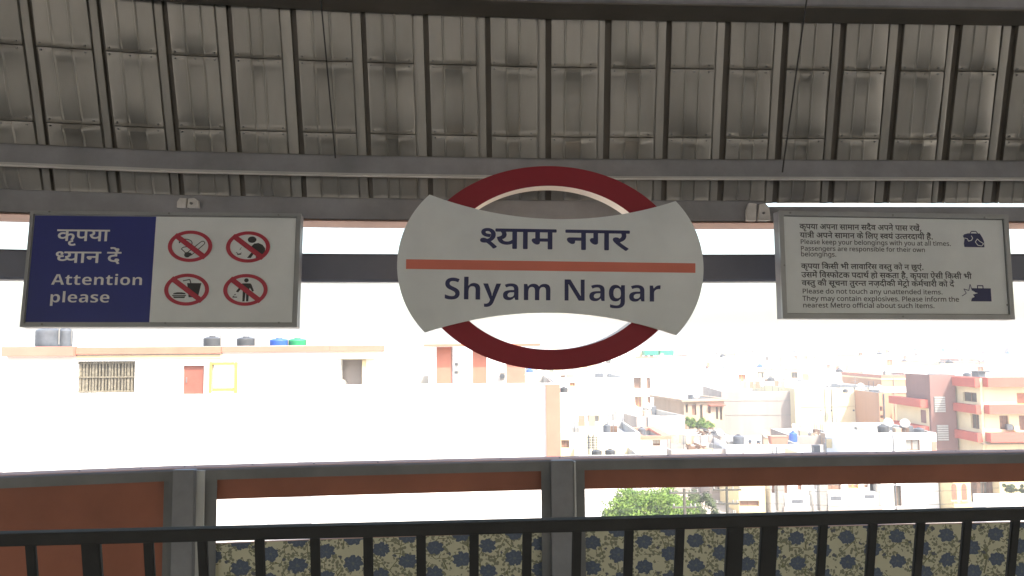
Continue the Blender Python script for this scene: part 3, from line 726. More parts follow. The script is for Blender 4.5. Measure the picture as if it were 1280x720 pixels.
'd25': "777,551 452,551 452,349 505,386 569,399 628,389 675,358 706,307 716,239 712,192 701,141 681,90 651,39 579,80 602,114 620,154 632,196 636,237 631,278 616,307 593,324 562,330 508,312 452,258 452,0 371,0 371,174 344,154 312,136 272,122 226,118 180,123 138,137 100,161 71,194 52,238 46,290 60,362 101,417 164,452 244,464 268,463 296,460 321,457 339,454 333,381 315,385 292,388 269,390 249,391 198,384 159,365 135,334 127,292 135,246 158,214 190,194 228,188 270,193 306,209 340,232 371,260 371,551 0,551 0,622 777,622",
'd71': "27,-233 0,-246 -32,-257 -67,-265 -106,-268 -173,-258 -224,-228 -255,-183 -266,-126 -255,-74 -222,-28 -166,4 -89,18 -82,-48 -132,-59 -166,-77 -186,-102 -192,-132 -186,-161 -167,-182 -140,-193 -111,-197 -81,-195 -56,-190 -29,-179 2,-164",
'd46': "479,551 479,0 398,0 398,191 368,174 335,159 298,149 254,146 216,149 182,160 152,175 128,194 106,223 91,258 82,301 79,358 79,551 0,551 0,622 583,622 583,551|398,551 160,551 160,369 161,332 163,304 167,282 172,266 180,252 190,240 220,223 263,217 302,222 338,236 370,256 398,280",
'd51': "595,622 595,551 491,551 491,0 410,0 410,179 379,162 343,146 301,136 253,132 172,147 108,192 62,263 38,353 92,369 130,390 152,418 160,457 157,484 148,509 136,532 123,551 0,551 0,622|129,301 152,258 180,228 215,209 259,203 306,208 346,224 380,247 410,274 410,551 211,551 233,498 240,445 212,355",
'd66': "170,551 170,0 89,0 89,551 0,551 0,622 273,622 273,551",
'd9': "470,218 459,157 424,114 374,88 312,80 231,96 159,144 93,229 29,356 100,382 145,287 193,214 246,168 305,153 340,157 367,170 385,193 391,227 386,262 370,293 347,321 318,347 290,343 260,341 255,411 313,418 352,435 373,461 380,494 374,525 356,546 331,558 302,562 267,560 235,552 204,540 171,525 146,594 175,608 210,620 252,629 298,632 367,622 418,593 449,549 459,495 442,426 392,375 402,365 412,355 450,351 486,350 516,351 543,353 568,357 594,363 594,551 521,551 521,622 779,622 779,551 675,551 675,0 594,0 594,290 570,285 547,282 523,280 498,279 479,280 455,282 466,251",
'd44': "0,622 569,622 569,551 466,551 466,0 385,0 385,298 204,298 204,244 200,220 190,202 174,192 153,188 128,193 102,209 77,232 56,260 42,290 37,318 40,339 50,355 69,366 98,369 385,369 385,551 0,551",
'd60': "587,551 587,0 506,0 506,266 477,258 448,254 416,252 380,251 337,253 292,258 248,267 212,277 191,264 167,253 212,200 264,146 320,92 380,42 326,-12 272,37 220,87 174,136 133,181 99,222 73,256 55,284 46,305 41,323 40,340 44,358 55,376 75,389 104,393 127,390 148,382 165,368 181,350 199,372 210,398 215,428 217,458 216,486 212,512 207,534 201,551 0,551 0,622 691,622 691,551|369,322 406,323 440,326 472,331 506,339 506,551 281,551 288,532 293,511 297,486 298,458 296,419 288,385 277,356 262,333 315,325",
'd50': "509,551 509,0 428,0 428,250 207,250 207,213 203,185 192,166 177,155 159,151 140,154 119,164 99,178 80,196 64,216 50,237 42,258 39,278 42,295 52,308 71,318 100,321 126,321 126,551 0,551 0,622 612,622 612,551|428,551 207,551 207,321 428,321",
'd42': "413,-58 392,-24 373,11 356,44 342,73 330,71 316,70 302,68 287,68 245,71 202,78 162,92 124,112 92,140 68,176 51,219 46,272 50,313 62,348 79,377 102,401 139,426 183,443 234,453 290,456 295,456 295,551 0,551 0,622 534,622 534,551 376,551 376,385 327,385 275,383 234,378 201,369 173,355 153,338 138,317 129,292 126,262 136,214 166,174 216,149 287,140 293,140 299,140 305,140 312,141 308,160 306,176 311,206 327,226 349,236 373,240 411,234 438,216 455,190 461,162 457,134 446,112 430,97 410,86 423,62 438,36 457,9 480,-24",
'd76': "-179,615 -205,650 -228,674 -251,689 -272,698 -295,702 -320,703 -340,702 -361,697 -382,690 -402,682 -428,751 -404,760 -380,767 -354,772 -326,773 -284,768 -246,752 -214,726 -187,692 -183,694 -203,740 -222,774 -242,799 -263,815 -287,824 -316,827 -338,826 -356,823 -372,818 -386,813 -409,882 -367,892 -318,896 -268,890 -224,870 -187,836 -154,784 -123,711 -94,615",
'd57': "571,551 467,551 467,0 387,0 387,165 358,148 324,132 282,122 233,118 182,123 137,139 99,164 70,198 52,238 46,286 60,362 104,418 170,452 255,464 270,464 288,462 307,461 326,459 342,457 354,454 349,381 329,385 306,388 282,390 259,391 204,384 162,364 136,331 127,287 135,243 158,212 193,194 235,188 283,194 324,210 359,234 387,260 387,551 0,551 0,622 571,622",
'd75': "-169,615 -190,686 -210,740 -232,778 -256,804 -283,818 -315,823 -336,822 -354,818 -370,814 -385,809 -409,882 -367,892 -318,896 -268,890 -224,870 -187,836 -154,784 -123,711 -94,615",
'd52': "395,42 341,-12 284,37 230,87 181,136 138,181 102,222 75,256 57,284 46,305 42,323 40,340 44,358 55,376 75,389 104,393 127,390 148,382 165,368 181,349 215,372 238,399 252,431 256,468 255,491 251,514 246,534 239,551 0,551 0,622 424,622 424,551 320,551 332,510 336,458 330,407 314,365 288,330 254,300 213,276 167,254 216,201 272,146 332,93",
'd26': "729,551 729,0 648,0 648,45 611,28 572,16 530,9 488,7 382,20 282,60 183,132 85,239 62,271 49,296 42,318 40,338 44,358 55,376 75,389 104,393 127,390 148,382 165,368 181,350 199,372 210,398 215,428 217,458 216,483 214,508 209,530 201,551 0,551 0,622 833,622 833,551|534,232 568,236 598,246 625,262 648,280 648,551 281,551 294,509 298,458 289,384 263,328 221,285 166,253 238,179 314,124 396,90 490,79 532,82 572,89 610,102 648,122 648,198 623,185 593,174 559,166 521,164 476,169 436,184 403,207 378,238 361,276 356,319 368,384 404,432 460,463 531,473 550,472 575,470 599,467 616,463 610,394 594,398 576,401 558,403 540,404 497,398 464,382 444,354 437,316 444,279 464,252 496,237",
'd6': "-185,772 -181,794 -168,813 -151,826 -130,830 -109,826 -91,813 -79,794 -75,772 -79,750 -91,731 -109,718 -130,714 -151,718 -168,731 -181,750",
'd799': "46,-129 61,-68 74,-3 86,60 95,116 192,116 199,105 183,50 162,-11 138,-72 113,-129",
'd269': "127,65 80,132 326,281 287,327 254,358 220,374 181,380 153,378 124,372 93,361 55,343 27,417 62,432 98,444 137,453 179,456 217,453 251,444 283,427 314,402 346,369 382,326 382,551 0,551 0,622 566,622 566,551 463,551 463,0 382,0 382,234",
'd68': "-185,615 -200,649 -211,682 -218,714 -220,748 -210,807 -178,854 -128,886 -61,896 -6,889 39,868 76,831 108,778 136,709 163,622 273,622 273,551 170,551 170,0 89,0 89,551 0,551 0,622 87,622 58,712 28,776 -8,813 -57,825 -92,819 -118,800 -134,771 -139,733 -136,701 -129,672 -118,644 -105,615",
'd67': "89,551 0,551 0,622 80,622 69,645 60,669 55,695 53,724 68,794 111,849 179,884 266,896 399,877 516,820 618,730 704,615 620,615 459,772 283,824 221,817 174,794 144,760 134,714 136,686 144,662 154,640 165,622 273,622 273,551 170,551 170,0 89,0",
'd54': "0,551 0,622 693,622 693,551 589,551 589,0 508,0 508,355 502,356 494,356 470,353 445,344 420,327 397,300 375,262 356,208 279,232 293,275 311,313 287,329 263,342 238,350 209,353 174,347 148,330 131,304 126,271 131,234 148,198 174,163 210,126 255,86 309,40 255,-12 200,37 149,84 106,129 73,176 52,224 45,275 51,323 70,362 97,390 131,410 168,422 204,426 246,422 284,412 320,394 354,370 419,412 499,426 504,426 508,426 508,551",
'd19': "568,551 474,551 474,380 472,334 466,299 456,271 441,246 393,208 323,192 307,266 327,270 344,276 359,282 370,292 380,305 388,322 392,345 393,380 393,551 160,551 160,353 161,311 163,278 168,252 176,230 188,212 206,196 230,179 260,160 370,98 424,63 460,30 479,-7 486,-53 482,-92 470,-128 454,-160 439,-184 367,-142 380,-121 392,-100 400,-77 403,-55 401,-37 395,-22 383,-6 363,10 333,31 290,56 203,106 167,129 136,154 112,180 95,212 83,256 79,316 79,551 0,551 0,622 568,622",
'd215': "369,322 398,323 425,324 451,328 478,332 486,260 461,256 435,253 408,252 380,251 337,253 292,258 248,267 212,277 191,264 167,253 212,200 264,146 320,92 380,42 326,-12 272,37 220,87 174,136 133,181 99,222 73,256 55,284 46,305 41,323 40,340 44,358 55,376 75,389 104,393 127,390 148,382 165,368 181,350 199,372 210,398 215,428 217,458 216,486 212,512 207,534 201,551 0,551 0,622 403,622 403,551 281,551 288,532 293,511 297,486 298,458 296,419 288,385 277,356 262,333 315,325",
'd13': "0,622 563,622 563,551 453,551 477,510 485,464 465,385 406,328 440,293 470,254 492,207 499,152 493,106 476,68 450,38 415,17 374,4 328,0 272,8 220,30 169,71 120,130 74,210 29,313 100,338 129,265 162,200 196,148 234,108 276,82 320,74 357,79 388,92 407,119 414,160 408,199 392,236 365,269 329,301 298,296 264,294 259,364 323,372 368,390 395,420 404,463 400,491 389,516 372,536 351,551 0,551",
'd198': "0,622 363,622 363,551 0,551|45,242 48,275 58,305 74,330 93,351 125,373 163,388 211,396 272,399 380,399 380,328 291,328 238,326 200,322 172,313 150,299 132,274 126,237 135,189 163,142 208,94 271,40 217,-12 173,28 132,68 96,109 68,151 51,195",
'd40': "481,551 481,0 400,0 400,328 291,328 238,326 200,322 172,313 150,299 132,274 126,237 135,189 163,142 208,94 271,40 217,-12 173,28 132,68 96,109 68,151 51,195 45,242 48,275 58,305 74,330 93,351 125,373 163,388 211,396 272,399 400,399 400,551 0,551 0,622 584,622 584,551",
'd61': "321,69 354,82 380,98 397,120 403,148 396,182 374,208 336,224 280,229 219,222 174,200 147,167 138,124 141,94 150,64 167,33 196,0 241,-40 302,-89 248,-142 167,-73 108,-9 70,57 58,130 62,166 74,198 92,225 115,248 97,268 82,292 72,320 69,352 72,378 79,400 91,418 106,433 131,448 158,458 191,463 229,465 361,465 361,551 0,551 0,622 546,622 546,551 442,551 442,394 230,394 204,393 186,391 174,387 164,381 153,366 149,347 152,328 159,312 170,297 183,284 232,296 284,300 347,295 396,279 434,255 460,224 476,190 481,153 472,100 447,57 405,24 348,2",
'd801': "72,54 76,86 90,106 110,117 133,121 157,117 178,106 191,86 196,54 191,23 178,2 157,-10 133,-14 110,-10 90,2 76,23",
'l215': "97,0 97,714 286,714 407,700 490,659 538,593 554,504 547,447 528,394 492,347 438,310 365,286 269,278 187,278 187,0|187,355 259,355 348,363 411,388 448,432 461,500 450,560 417,603 360,628 278,637 187,637",
'l878': "85,0 85,760 173,760 173,0",
'l611': "313,-10 241,-2 178,21 126,60 88,114 63,182 55,264 62,346 84,415 120,471 168,512 225,538 292,546 356,538 410,516 454,480 486,432 506,372 513,304 513,251 146,251 159,171 192,112 246,77 317,65 365,67 408,74 448,86 489,102 489,25 448,9 408,-2 364,-8|148,321 421,321 413,383 390,432 349,463 291,474 235,464 192,434 162,385",
'l317': "215,-10 148,0 94,28 58,78 46,149 62,220 109,272 189,306 303,320 394,323 394,355 387,412 365,448 330,468 283,474 242,471 203,462 166,448 132,433 105,499 143,517 188,532 237,542 288,545 373,534 433,502 468,446 480,365 480,0 416,0 399,76 395,76 359,38 322,11 276,-5|235,61 297,70 348,98 382,146 393,214 393,262 314,259 229,249 176,227 147,193 137,148 144,109 164,82 196,66",
'l1553': "220,-10 168,-8 124,-1 85,10 52,24 52,104 87,89 130,74 175,64 222,61 280,66 319,82 342,108 349,140 346,159 338,176 323,192 298,208 264,225 217,244 169,264 128,284 95,306 71,332 56,364 51,404 65,464 106,509 171,537 252,546 299,544 344,536 385,525 423,510 393,440 358,453 322,464 284,472 246,474 198,470 164,456 142,436 135,409 138,389 148,372 165,356 192,342 227,326 273,307 320,288 360,268 392,245 415,219 429,187 434,148 420,80 376,30 308,0",
'l866': "85,0 85,760 172,760 172,363 172,344 171,321 170,297 168,276 172,276 180,286 190,299 202,314 214,330 226,344 236,355 407,536 510,536 293,307 525,0 419,0 233,250 172,197 172,0",
'l1298': "85,-240 85,536 157,536 169,463 173,463 201,495 236,522 282,540 340,546 429,529 500,477 545,390 560,269 545,148 500,61 429,8 339,-10 282,-4 236,14 200,39 173,68 167,68 169,49 171,25 172,1 173,-20 173,-240|326,63 371,70 406,90 434,122 454,164 465,213 469,270 460,353 434,417 388,458 324,472 254,460 208,426 183,368 173,286 173,269 181,181 206,116 252,76",
'l2616': "84,-240 62,-239 42,-238 25,-235 11,-232 11,-162 23,-164 38,-166 53,-168 70,-168 112,-162 144,-142 169,-112 189,-73 217,-2 1,536 95,536 211,231 225,192 238,154 248,119 256,85 260,85 268,114 278,150 292,191 306,232 415,536 510,536 279,-74 247,-142 206,-195 154,-229",
'l1274': "301,-10 234,-2 174,22 125,62 87,118 63,187 55,269 72,387 122,474 201,528 304,546 373,538 432,514 482,474 520,420 543,351 551,269 534,151 484,63 404,8|303,63 373,77 422,118 450,184 460,269 450,354 422,418 373,458 302,472 231,458 183,418 155,354 146,269 155,184 184,118 232,77",
'l1842': "274,-10 189,2 128,36 91,97 79,185 79,536 168,536 168,191 198,95 287,63 362,76 410,113 436,174 445,257 445,536 533,536 533,0 461,0 448,71 444,71 413,35 372,10 324,-5",
'l1393': "85,0 85,536 157,536 167,438 171,438 201,479 238,514 283,538 335,546 351,546 368,544 384,543 398,540 387,459 373,462 358,464 343,466 329,466 289,460 252,444 220,416 194,380 178,337 173,286 173,0",
'l372': "339,-10 282,-4 236,13 200,38 173,68 166,68 148,0 85,0 85,760 173,760 173,575 173,542 172,512 170,485 168,465 173,465 200,496 236,522 282,539 339,545 429,528 500,476 545,389 560,268 545,147 499,60 428,8|326,63 389,76 434,116 460,181 469,269 433,421 324,472 252,460 206,423 181,360 173,271 173,267 181,180 206,116 252,76",
'l1187': "85,0 85,536 156,536 169,463 174,463 205,500 246,526 293,541 343,546 427,534 488,500 525,439 537,349 537,0 450,0 450,343 420,440 330,472 255,460 207,422 182,361 173,278 173,0",
'l711': "290,-240 183,-232 97,-206 97,-125 186,-156 295,-167 357,-157 404,-126 433,-79 443,-16 443,5 443,20 444,40 445,59 446,71 442,71 374,10 276,-10 183,8 114,63 70,150 55,267 70,382 114,470 183,527 275,546 325,541 370,526 410,501 443,465 448,465 460,536 530,536 530,-9 515,-110 472,-182 397,-226|289,62 359,73 407,106 435,162 444,246 444,267 434,361 406,424 357,460 287,472 228,459 183,418 155,354 146,266 155,179 182,114 227,75",
'l777': "130,625 110,628 93,639 82,656 78,681 82,706 93,724 110,734 130,737 149,734 166,724 177,706 181,681 177,656 166,639 149,628|85,0 85,536 173,536 173,0",
'l2579': "158,1 11,537 102,537 176,251 187,208 197,164 206,124 211,91 215,91 219,110 224,133 230,159 237,186 244,212 251,235 346,537 442,537 534,235 545,200 556,161 564,124 570,92 574,92 579,122 588,161 598,206 610,251 685,537 775,537 626,1 523,1 431,303 419,344 408,384 400,419 394,445 390,445 385,419 377,384 367,343 354,302 258,1",
'l1739': "249,-10 209,-6 172,4 139,24 114,55 98,98 92,156 92,468 16,468 16,510 93,545 128,659 180,659 180,536 335,536 335,468 180,468 180,158 186,115 204,86 230,68 264,62 284,63 305,66 324,69 339,73 339,6 322,0 299,-6 274,-9",
'l764': "85,0 85,760 173,760 173,537 172,498 168,462 174,462 205,498 244,524 291,540 341,545 427,533 488,498 525,438 537,349 537,0 450,0 450,343 420,440 330,472 254,459 206,422 181,360 173,277 173,0",
'l1118': "85,0 85,536 156,536 169,463 174,463 203,500 242,526 285,541 332,546 436,524 496,456 501,456 533,496 574,524 622,540 673,546 752,534 809,500 843,439 854,349 854,0 767,0 767,345 740,440 658,472 591,461 546,427 521,372 513,296 513,0 426,0 426,345 398,440 316,472 248,460 204,422 181,361 173,278 173,0",
'l1322': "133,-14 110,-10 90,2 76,23 72,54 76,86 90,106 110,117 133,121 157,117 178,106 191,86 196,54 191,23 178,2 157,-10",
'l684': "109,0 109,468 15,468 15,509 109,539 109,570 120,659 155,720 210,754 283,765 314,764 342,760 366,754 387,747 364,678 347,683 327,688 306,692 284,693 246,686 218,664 202,626 197,571 197,536 332,536 332,468 197,468 197,0",
'd49': "174,632 209,629 240,622 267,607 291,586 307,563 320,533 329,492 332,437 332,321 533,321 533,551 402,551 402,622 717,622 717,551 614,551 614,0 533,0 533,250 332,250 332,213 328,185 318,166 302,155 283,151 264,154 243,164 223,178 204,196 188,216 175,237 167,258 164,278 167,295 178,308 196,318 224,321 253,321 253,426 252,468 248,498 242,520 232,538 206,560 169,568 145,565 128,555 118,540 114,521 120,496 138,478 169,466 218,460 210,389 143,401 90,426 57,464 46,520 56,571 84,606 126,625",
'd69': "-248,-12 -193,5 -136,11 -69,1 -20,-28 12,-72 22,-129 10,-184 -24,-229 -81,-258 -157,-268 -247,-256 -324,-222 -392,-168 -455,-100 -394,-57 -356,-101 -320,-136 -284,-163 -246,-182 -204,-192 -157,-196 -78,-178 -51,-122 -57,-93 -76,-73 -102,-61 -131,-57 -157,-58 -180,-62 -201,-69 -222,-79",
'd79': "170,551 170,0 89,0 89,551 0,551 0,622 273,622 273,551|90,615 69,686 48,740 27,778 3,804 -24,818 -56,823 -77,822 -95,818 -111,814 -126,809 -150,882 -108,892 -59,896 -9,890 34,870 72,836 106,784 136,711 165,615",
'd31': "296,70 370,78 436,102 493,139 536,187 565,245 574,310 568,353 551,388 524,411 487,419 458,414 438,401 428,381 424,358 431,328 450,300 485,278 535,261 502,198 432,226 384,262 356,307 347,356 354,400 374,438 408,466 455,481 455,551 0,551 0,622 715,622 715,551 535,551 535,477 582,457 620,422 645,372 653,308 647,251 628,195 598,143 556,96 505,56 444,26 374,6 296,0 211,10 150,42 113,89 101,147 103,168 108,190 118,212 132,231 95,254 66,284 49,319 43,359 54,412 88,451 140,475 206,483 225,482 249,480 272,477 288,473 282,404 267,408 250,412 232,414 212,415 146,399 124,350 130,324 146,305 171,291 202,281 232,288 266,290 277,290 289,289 300,288 308,287 302,217 296,218 288,218 282,218 276,218 206,200 182,148 190,113 213,89 249,75",
'd47': "460,551 460,349 486,370 514,386 544,396 578,399 637,389 684,358 715,307 725,239 721,192 710,141 690,90 660,39 588,80 611,114 629,154 641,196 645,237 640,278 625,307 601,324 570,330 516,312 460,257 460,0 379,0 379,193 353,175 323,160 288,150 248,146 210,150 176,160 147,177 125,197 104,228 90,262 82,302 79,354 79,551 0,551 0,622 786,622 786,551|160,551 160,360 162,313 166,281 174,259 188,240 213,223 248,217 287,221 321,234 352,254 379,278 379,551",
'd35': "519,551 371,551 371,349 316,349 272,347 236,341 206,331 181,318 140,273 126,215 132,171 148,136 173,108 206,89 243,78 283,74 333,77 375,86 414,101 455,121 482,47 437,29 388,14 338,3 286,0 221,6 162,26 114,58 77,101 54,155 46,220 54,280 80,330 119,369 170,397 227,414 288,420 290,420 290,551 0,551 0,622 519,622",
'd41': "553,551 553,0 472,0 472,180 440,162 403,146 359,136 308,132 229,144 164,180 114,240 83,322 164,346 216,378 245,418 255,467 249,511 232,542 205,562 171,568 148,565 130,556 118,541 114,521 134,480 195,461 187,391 129,405 84,430 56,468 46,519 55,568 82,604 123,625 172,632 212,628 250,614 285,592 312,561 330,520 336,469 326,402 296,349 248,307 182,274 206,243 234,220 268,207 314,203 362,208 403,223 439,246 472,275 472,551 390,551 390,622 656,622 656,551",
'd181': "-190,615 -209,651 -226,688 -236,726 -240,762 -229,821 -196,862 -146,888 -85,896 -54,894 -26,890 -1,882 21,872 -1,806 -18,814 -37,821 -57,826 -78,827 -113,821 -139,804 -155,779 -160,747 -157,714 -146,682 -130,650 -108,615",
'd20': "568,551 474,551 474,380 472,334 466,299 456,271 441,246 393,208 323,192 307,266 327,270 344,276 359,282 370,292 380,305 388,322 392,345 393,380 393,551 160,551 160,353 161,311 163,278 168,252 176,230 188,212 206,196 230,179 260,160 370,98 424,63 460,30 479,-7 486,-53 482,-92 470,-128 454,-160 439,-184 367,-142 380,-121 392,-100 400,-77 403,-55 401,-37 395,-22 383,-6 363,10 333,31 290,56 203,106 167,129 136,154 112,180 95,212 83,256 79,316 79,551 0,551 0,622 568,622|394,615 373,686 352,740 331,778 307,804 280,818 248,823 227,822 209,818 193,814 178,809 154,882 196,892 245,896 295,890 338,870 376,836 410,784 440,711 469,615",
'd70': "-63,-245 -89,-254 -116,-262 -145,-266 -173,-268 -240,-258 -290,-228 -322,-183 -333,-126 -322,-73 -287,-29 -233,1 -162,11 -92,4 -31,-17 22,-49 68,-90 109,-138 145,-189 83,-228 28,-155 -27,-101 -87,-68 -156,-57 -201,-62 -233,-76 -252,-99 -259,-128 -253,-160 -234,-181 -208,-192 -178,-196 -152,-195 -130,-190 -109,-184 -88,-175",
'd30': "649,551 545,551 545,0 465,0 465,165 436,148 403,133 364,122 317,118 247,129 190,161 153,211 141,275 144,303 154,330 168,353 185,371 38,369 38,441 331,441 349,441 367,440 382,440 389,440 382,370 350,370 298,364 256,346 230,315 221,274 228,236 250,210 281,193 317,188 363,193 402,210 436,233 465,260 465,551 0,551 0,622 649,622",
'd202': "0,622 373,622 373,551 0,551|204,298 204,244 200,220 190,202 174,192 153,188 128,193 102,209 77,232 56,260 42,290 37,318 40,339 50,355 69,366 98,369 385,369 385,298",
'd32': "653,551 653,0 572,0 572,370 435,370 400,371 378,373 410,340 436,303 452,262 458,218 453,176 438,141 414,114 384,95 348,84 310,80 258,88 209,110 162,151 117,212 74,294 31,401 102,426 149,308 198,222 250,170 306,153 335,157 358,170 374,193 379,227 371,270 348,310 314,346 273,377 302,441 572,441 572,551 0,551 0,622 757,622 757,551",
'd64': "-338,-134 -334,-112 -322,-93 -304,-80 -283,-76 -262,-80 -244,-93 -232,-112 -228,-134 -232,-157 -244,-176 -262,-188 -283,-192 -304,-188 -322,-176 -334,-157",
'd264': "519,551 371,551 371,349 316,349 272,347 236,341 206,331 181,318 140,273 126,215 132,171 148,136 173,108 206,89 243,78 283,74 333,77 375,86 414,101 455,121 482,47 437,29 388,14 338,3 286,0 221,6 162,26 114,58 77,101 54,155 46,220 54,280 80,330 119,369 170,397 227,414 288,420 290,420 290,551 0,551 0,622 519,622|31,-165 279,-12 319,-12 465,-192 406,-230 289,-85 78,-230",
'l475': "275,-10 185,7 115,60 70,146 55,267 70,388 116,476 186,528 276,546 332,540 378,523 413,498 442,467 448,467 447,483 444,506 443,528 442,546 442,760 530,760 530,0 459,0 446,72 442,72 414,40 378,14 332,-4|289,63 361,75 408,110 434,168 443,250 443,266 435,354 410,420 363,460 288,473 226,459 182,416 155,350 146,265 155,180 182,116 226,76",
'l415': "300,-10 233,-3 174,19 124,56 86,109 63,178 55,265 63,355 88,426 127,480 178,517 238,539 306,546 346,544 385,538 420,528 447,517 420,444 394,453 364,461 333,467 304,469 186,418 146,266 156,180 184,118 232,79 299,66 340,68 376,75 409,85 438,97 438,19 410,7 378,-2 343,-8",
'l254': "233,0 233,635 10,635 10,714 545,714 545,635 323,635 323,0",
'l2606': "18,0 212,274 27,536 127,536 265,334 402,536 501,536 316,274 511,0 411,0 265,214 117,0",
'l2556': "203,0 0,536 94,536 208,220 216,197 225,171 234,145 241,120 247,97 251,78 255,78 260,97 266,120 274,146 284,172 292,198 300,220 414,536 508,536 304,0",
'l183': "97,0 97,714 230,714 450,129 454,129 678,714 810,714 810,0 721,0 721,439 722,491 724,542 726,588 728,625 724,625 486,0 412,0 177,626 173,626 176,590 178,542 180,489 180,433 180,0",
}
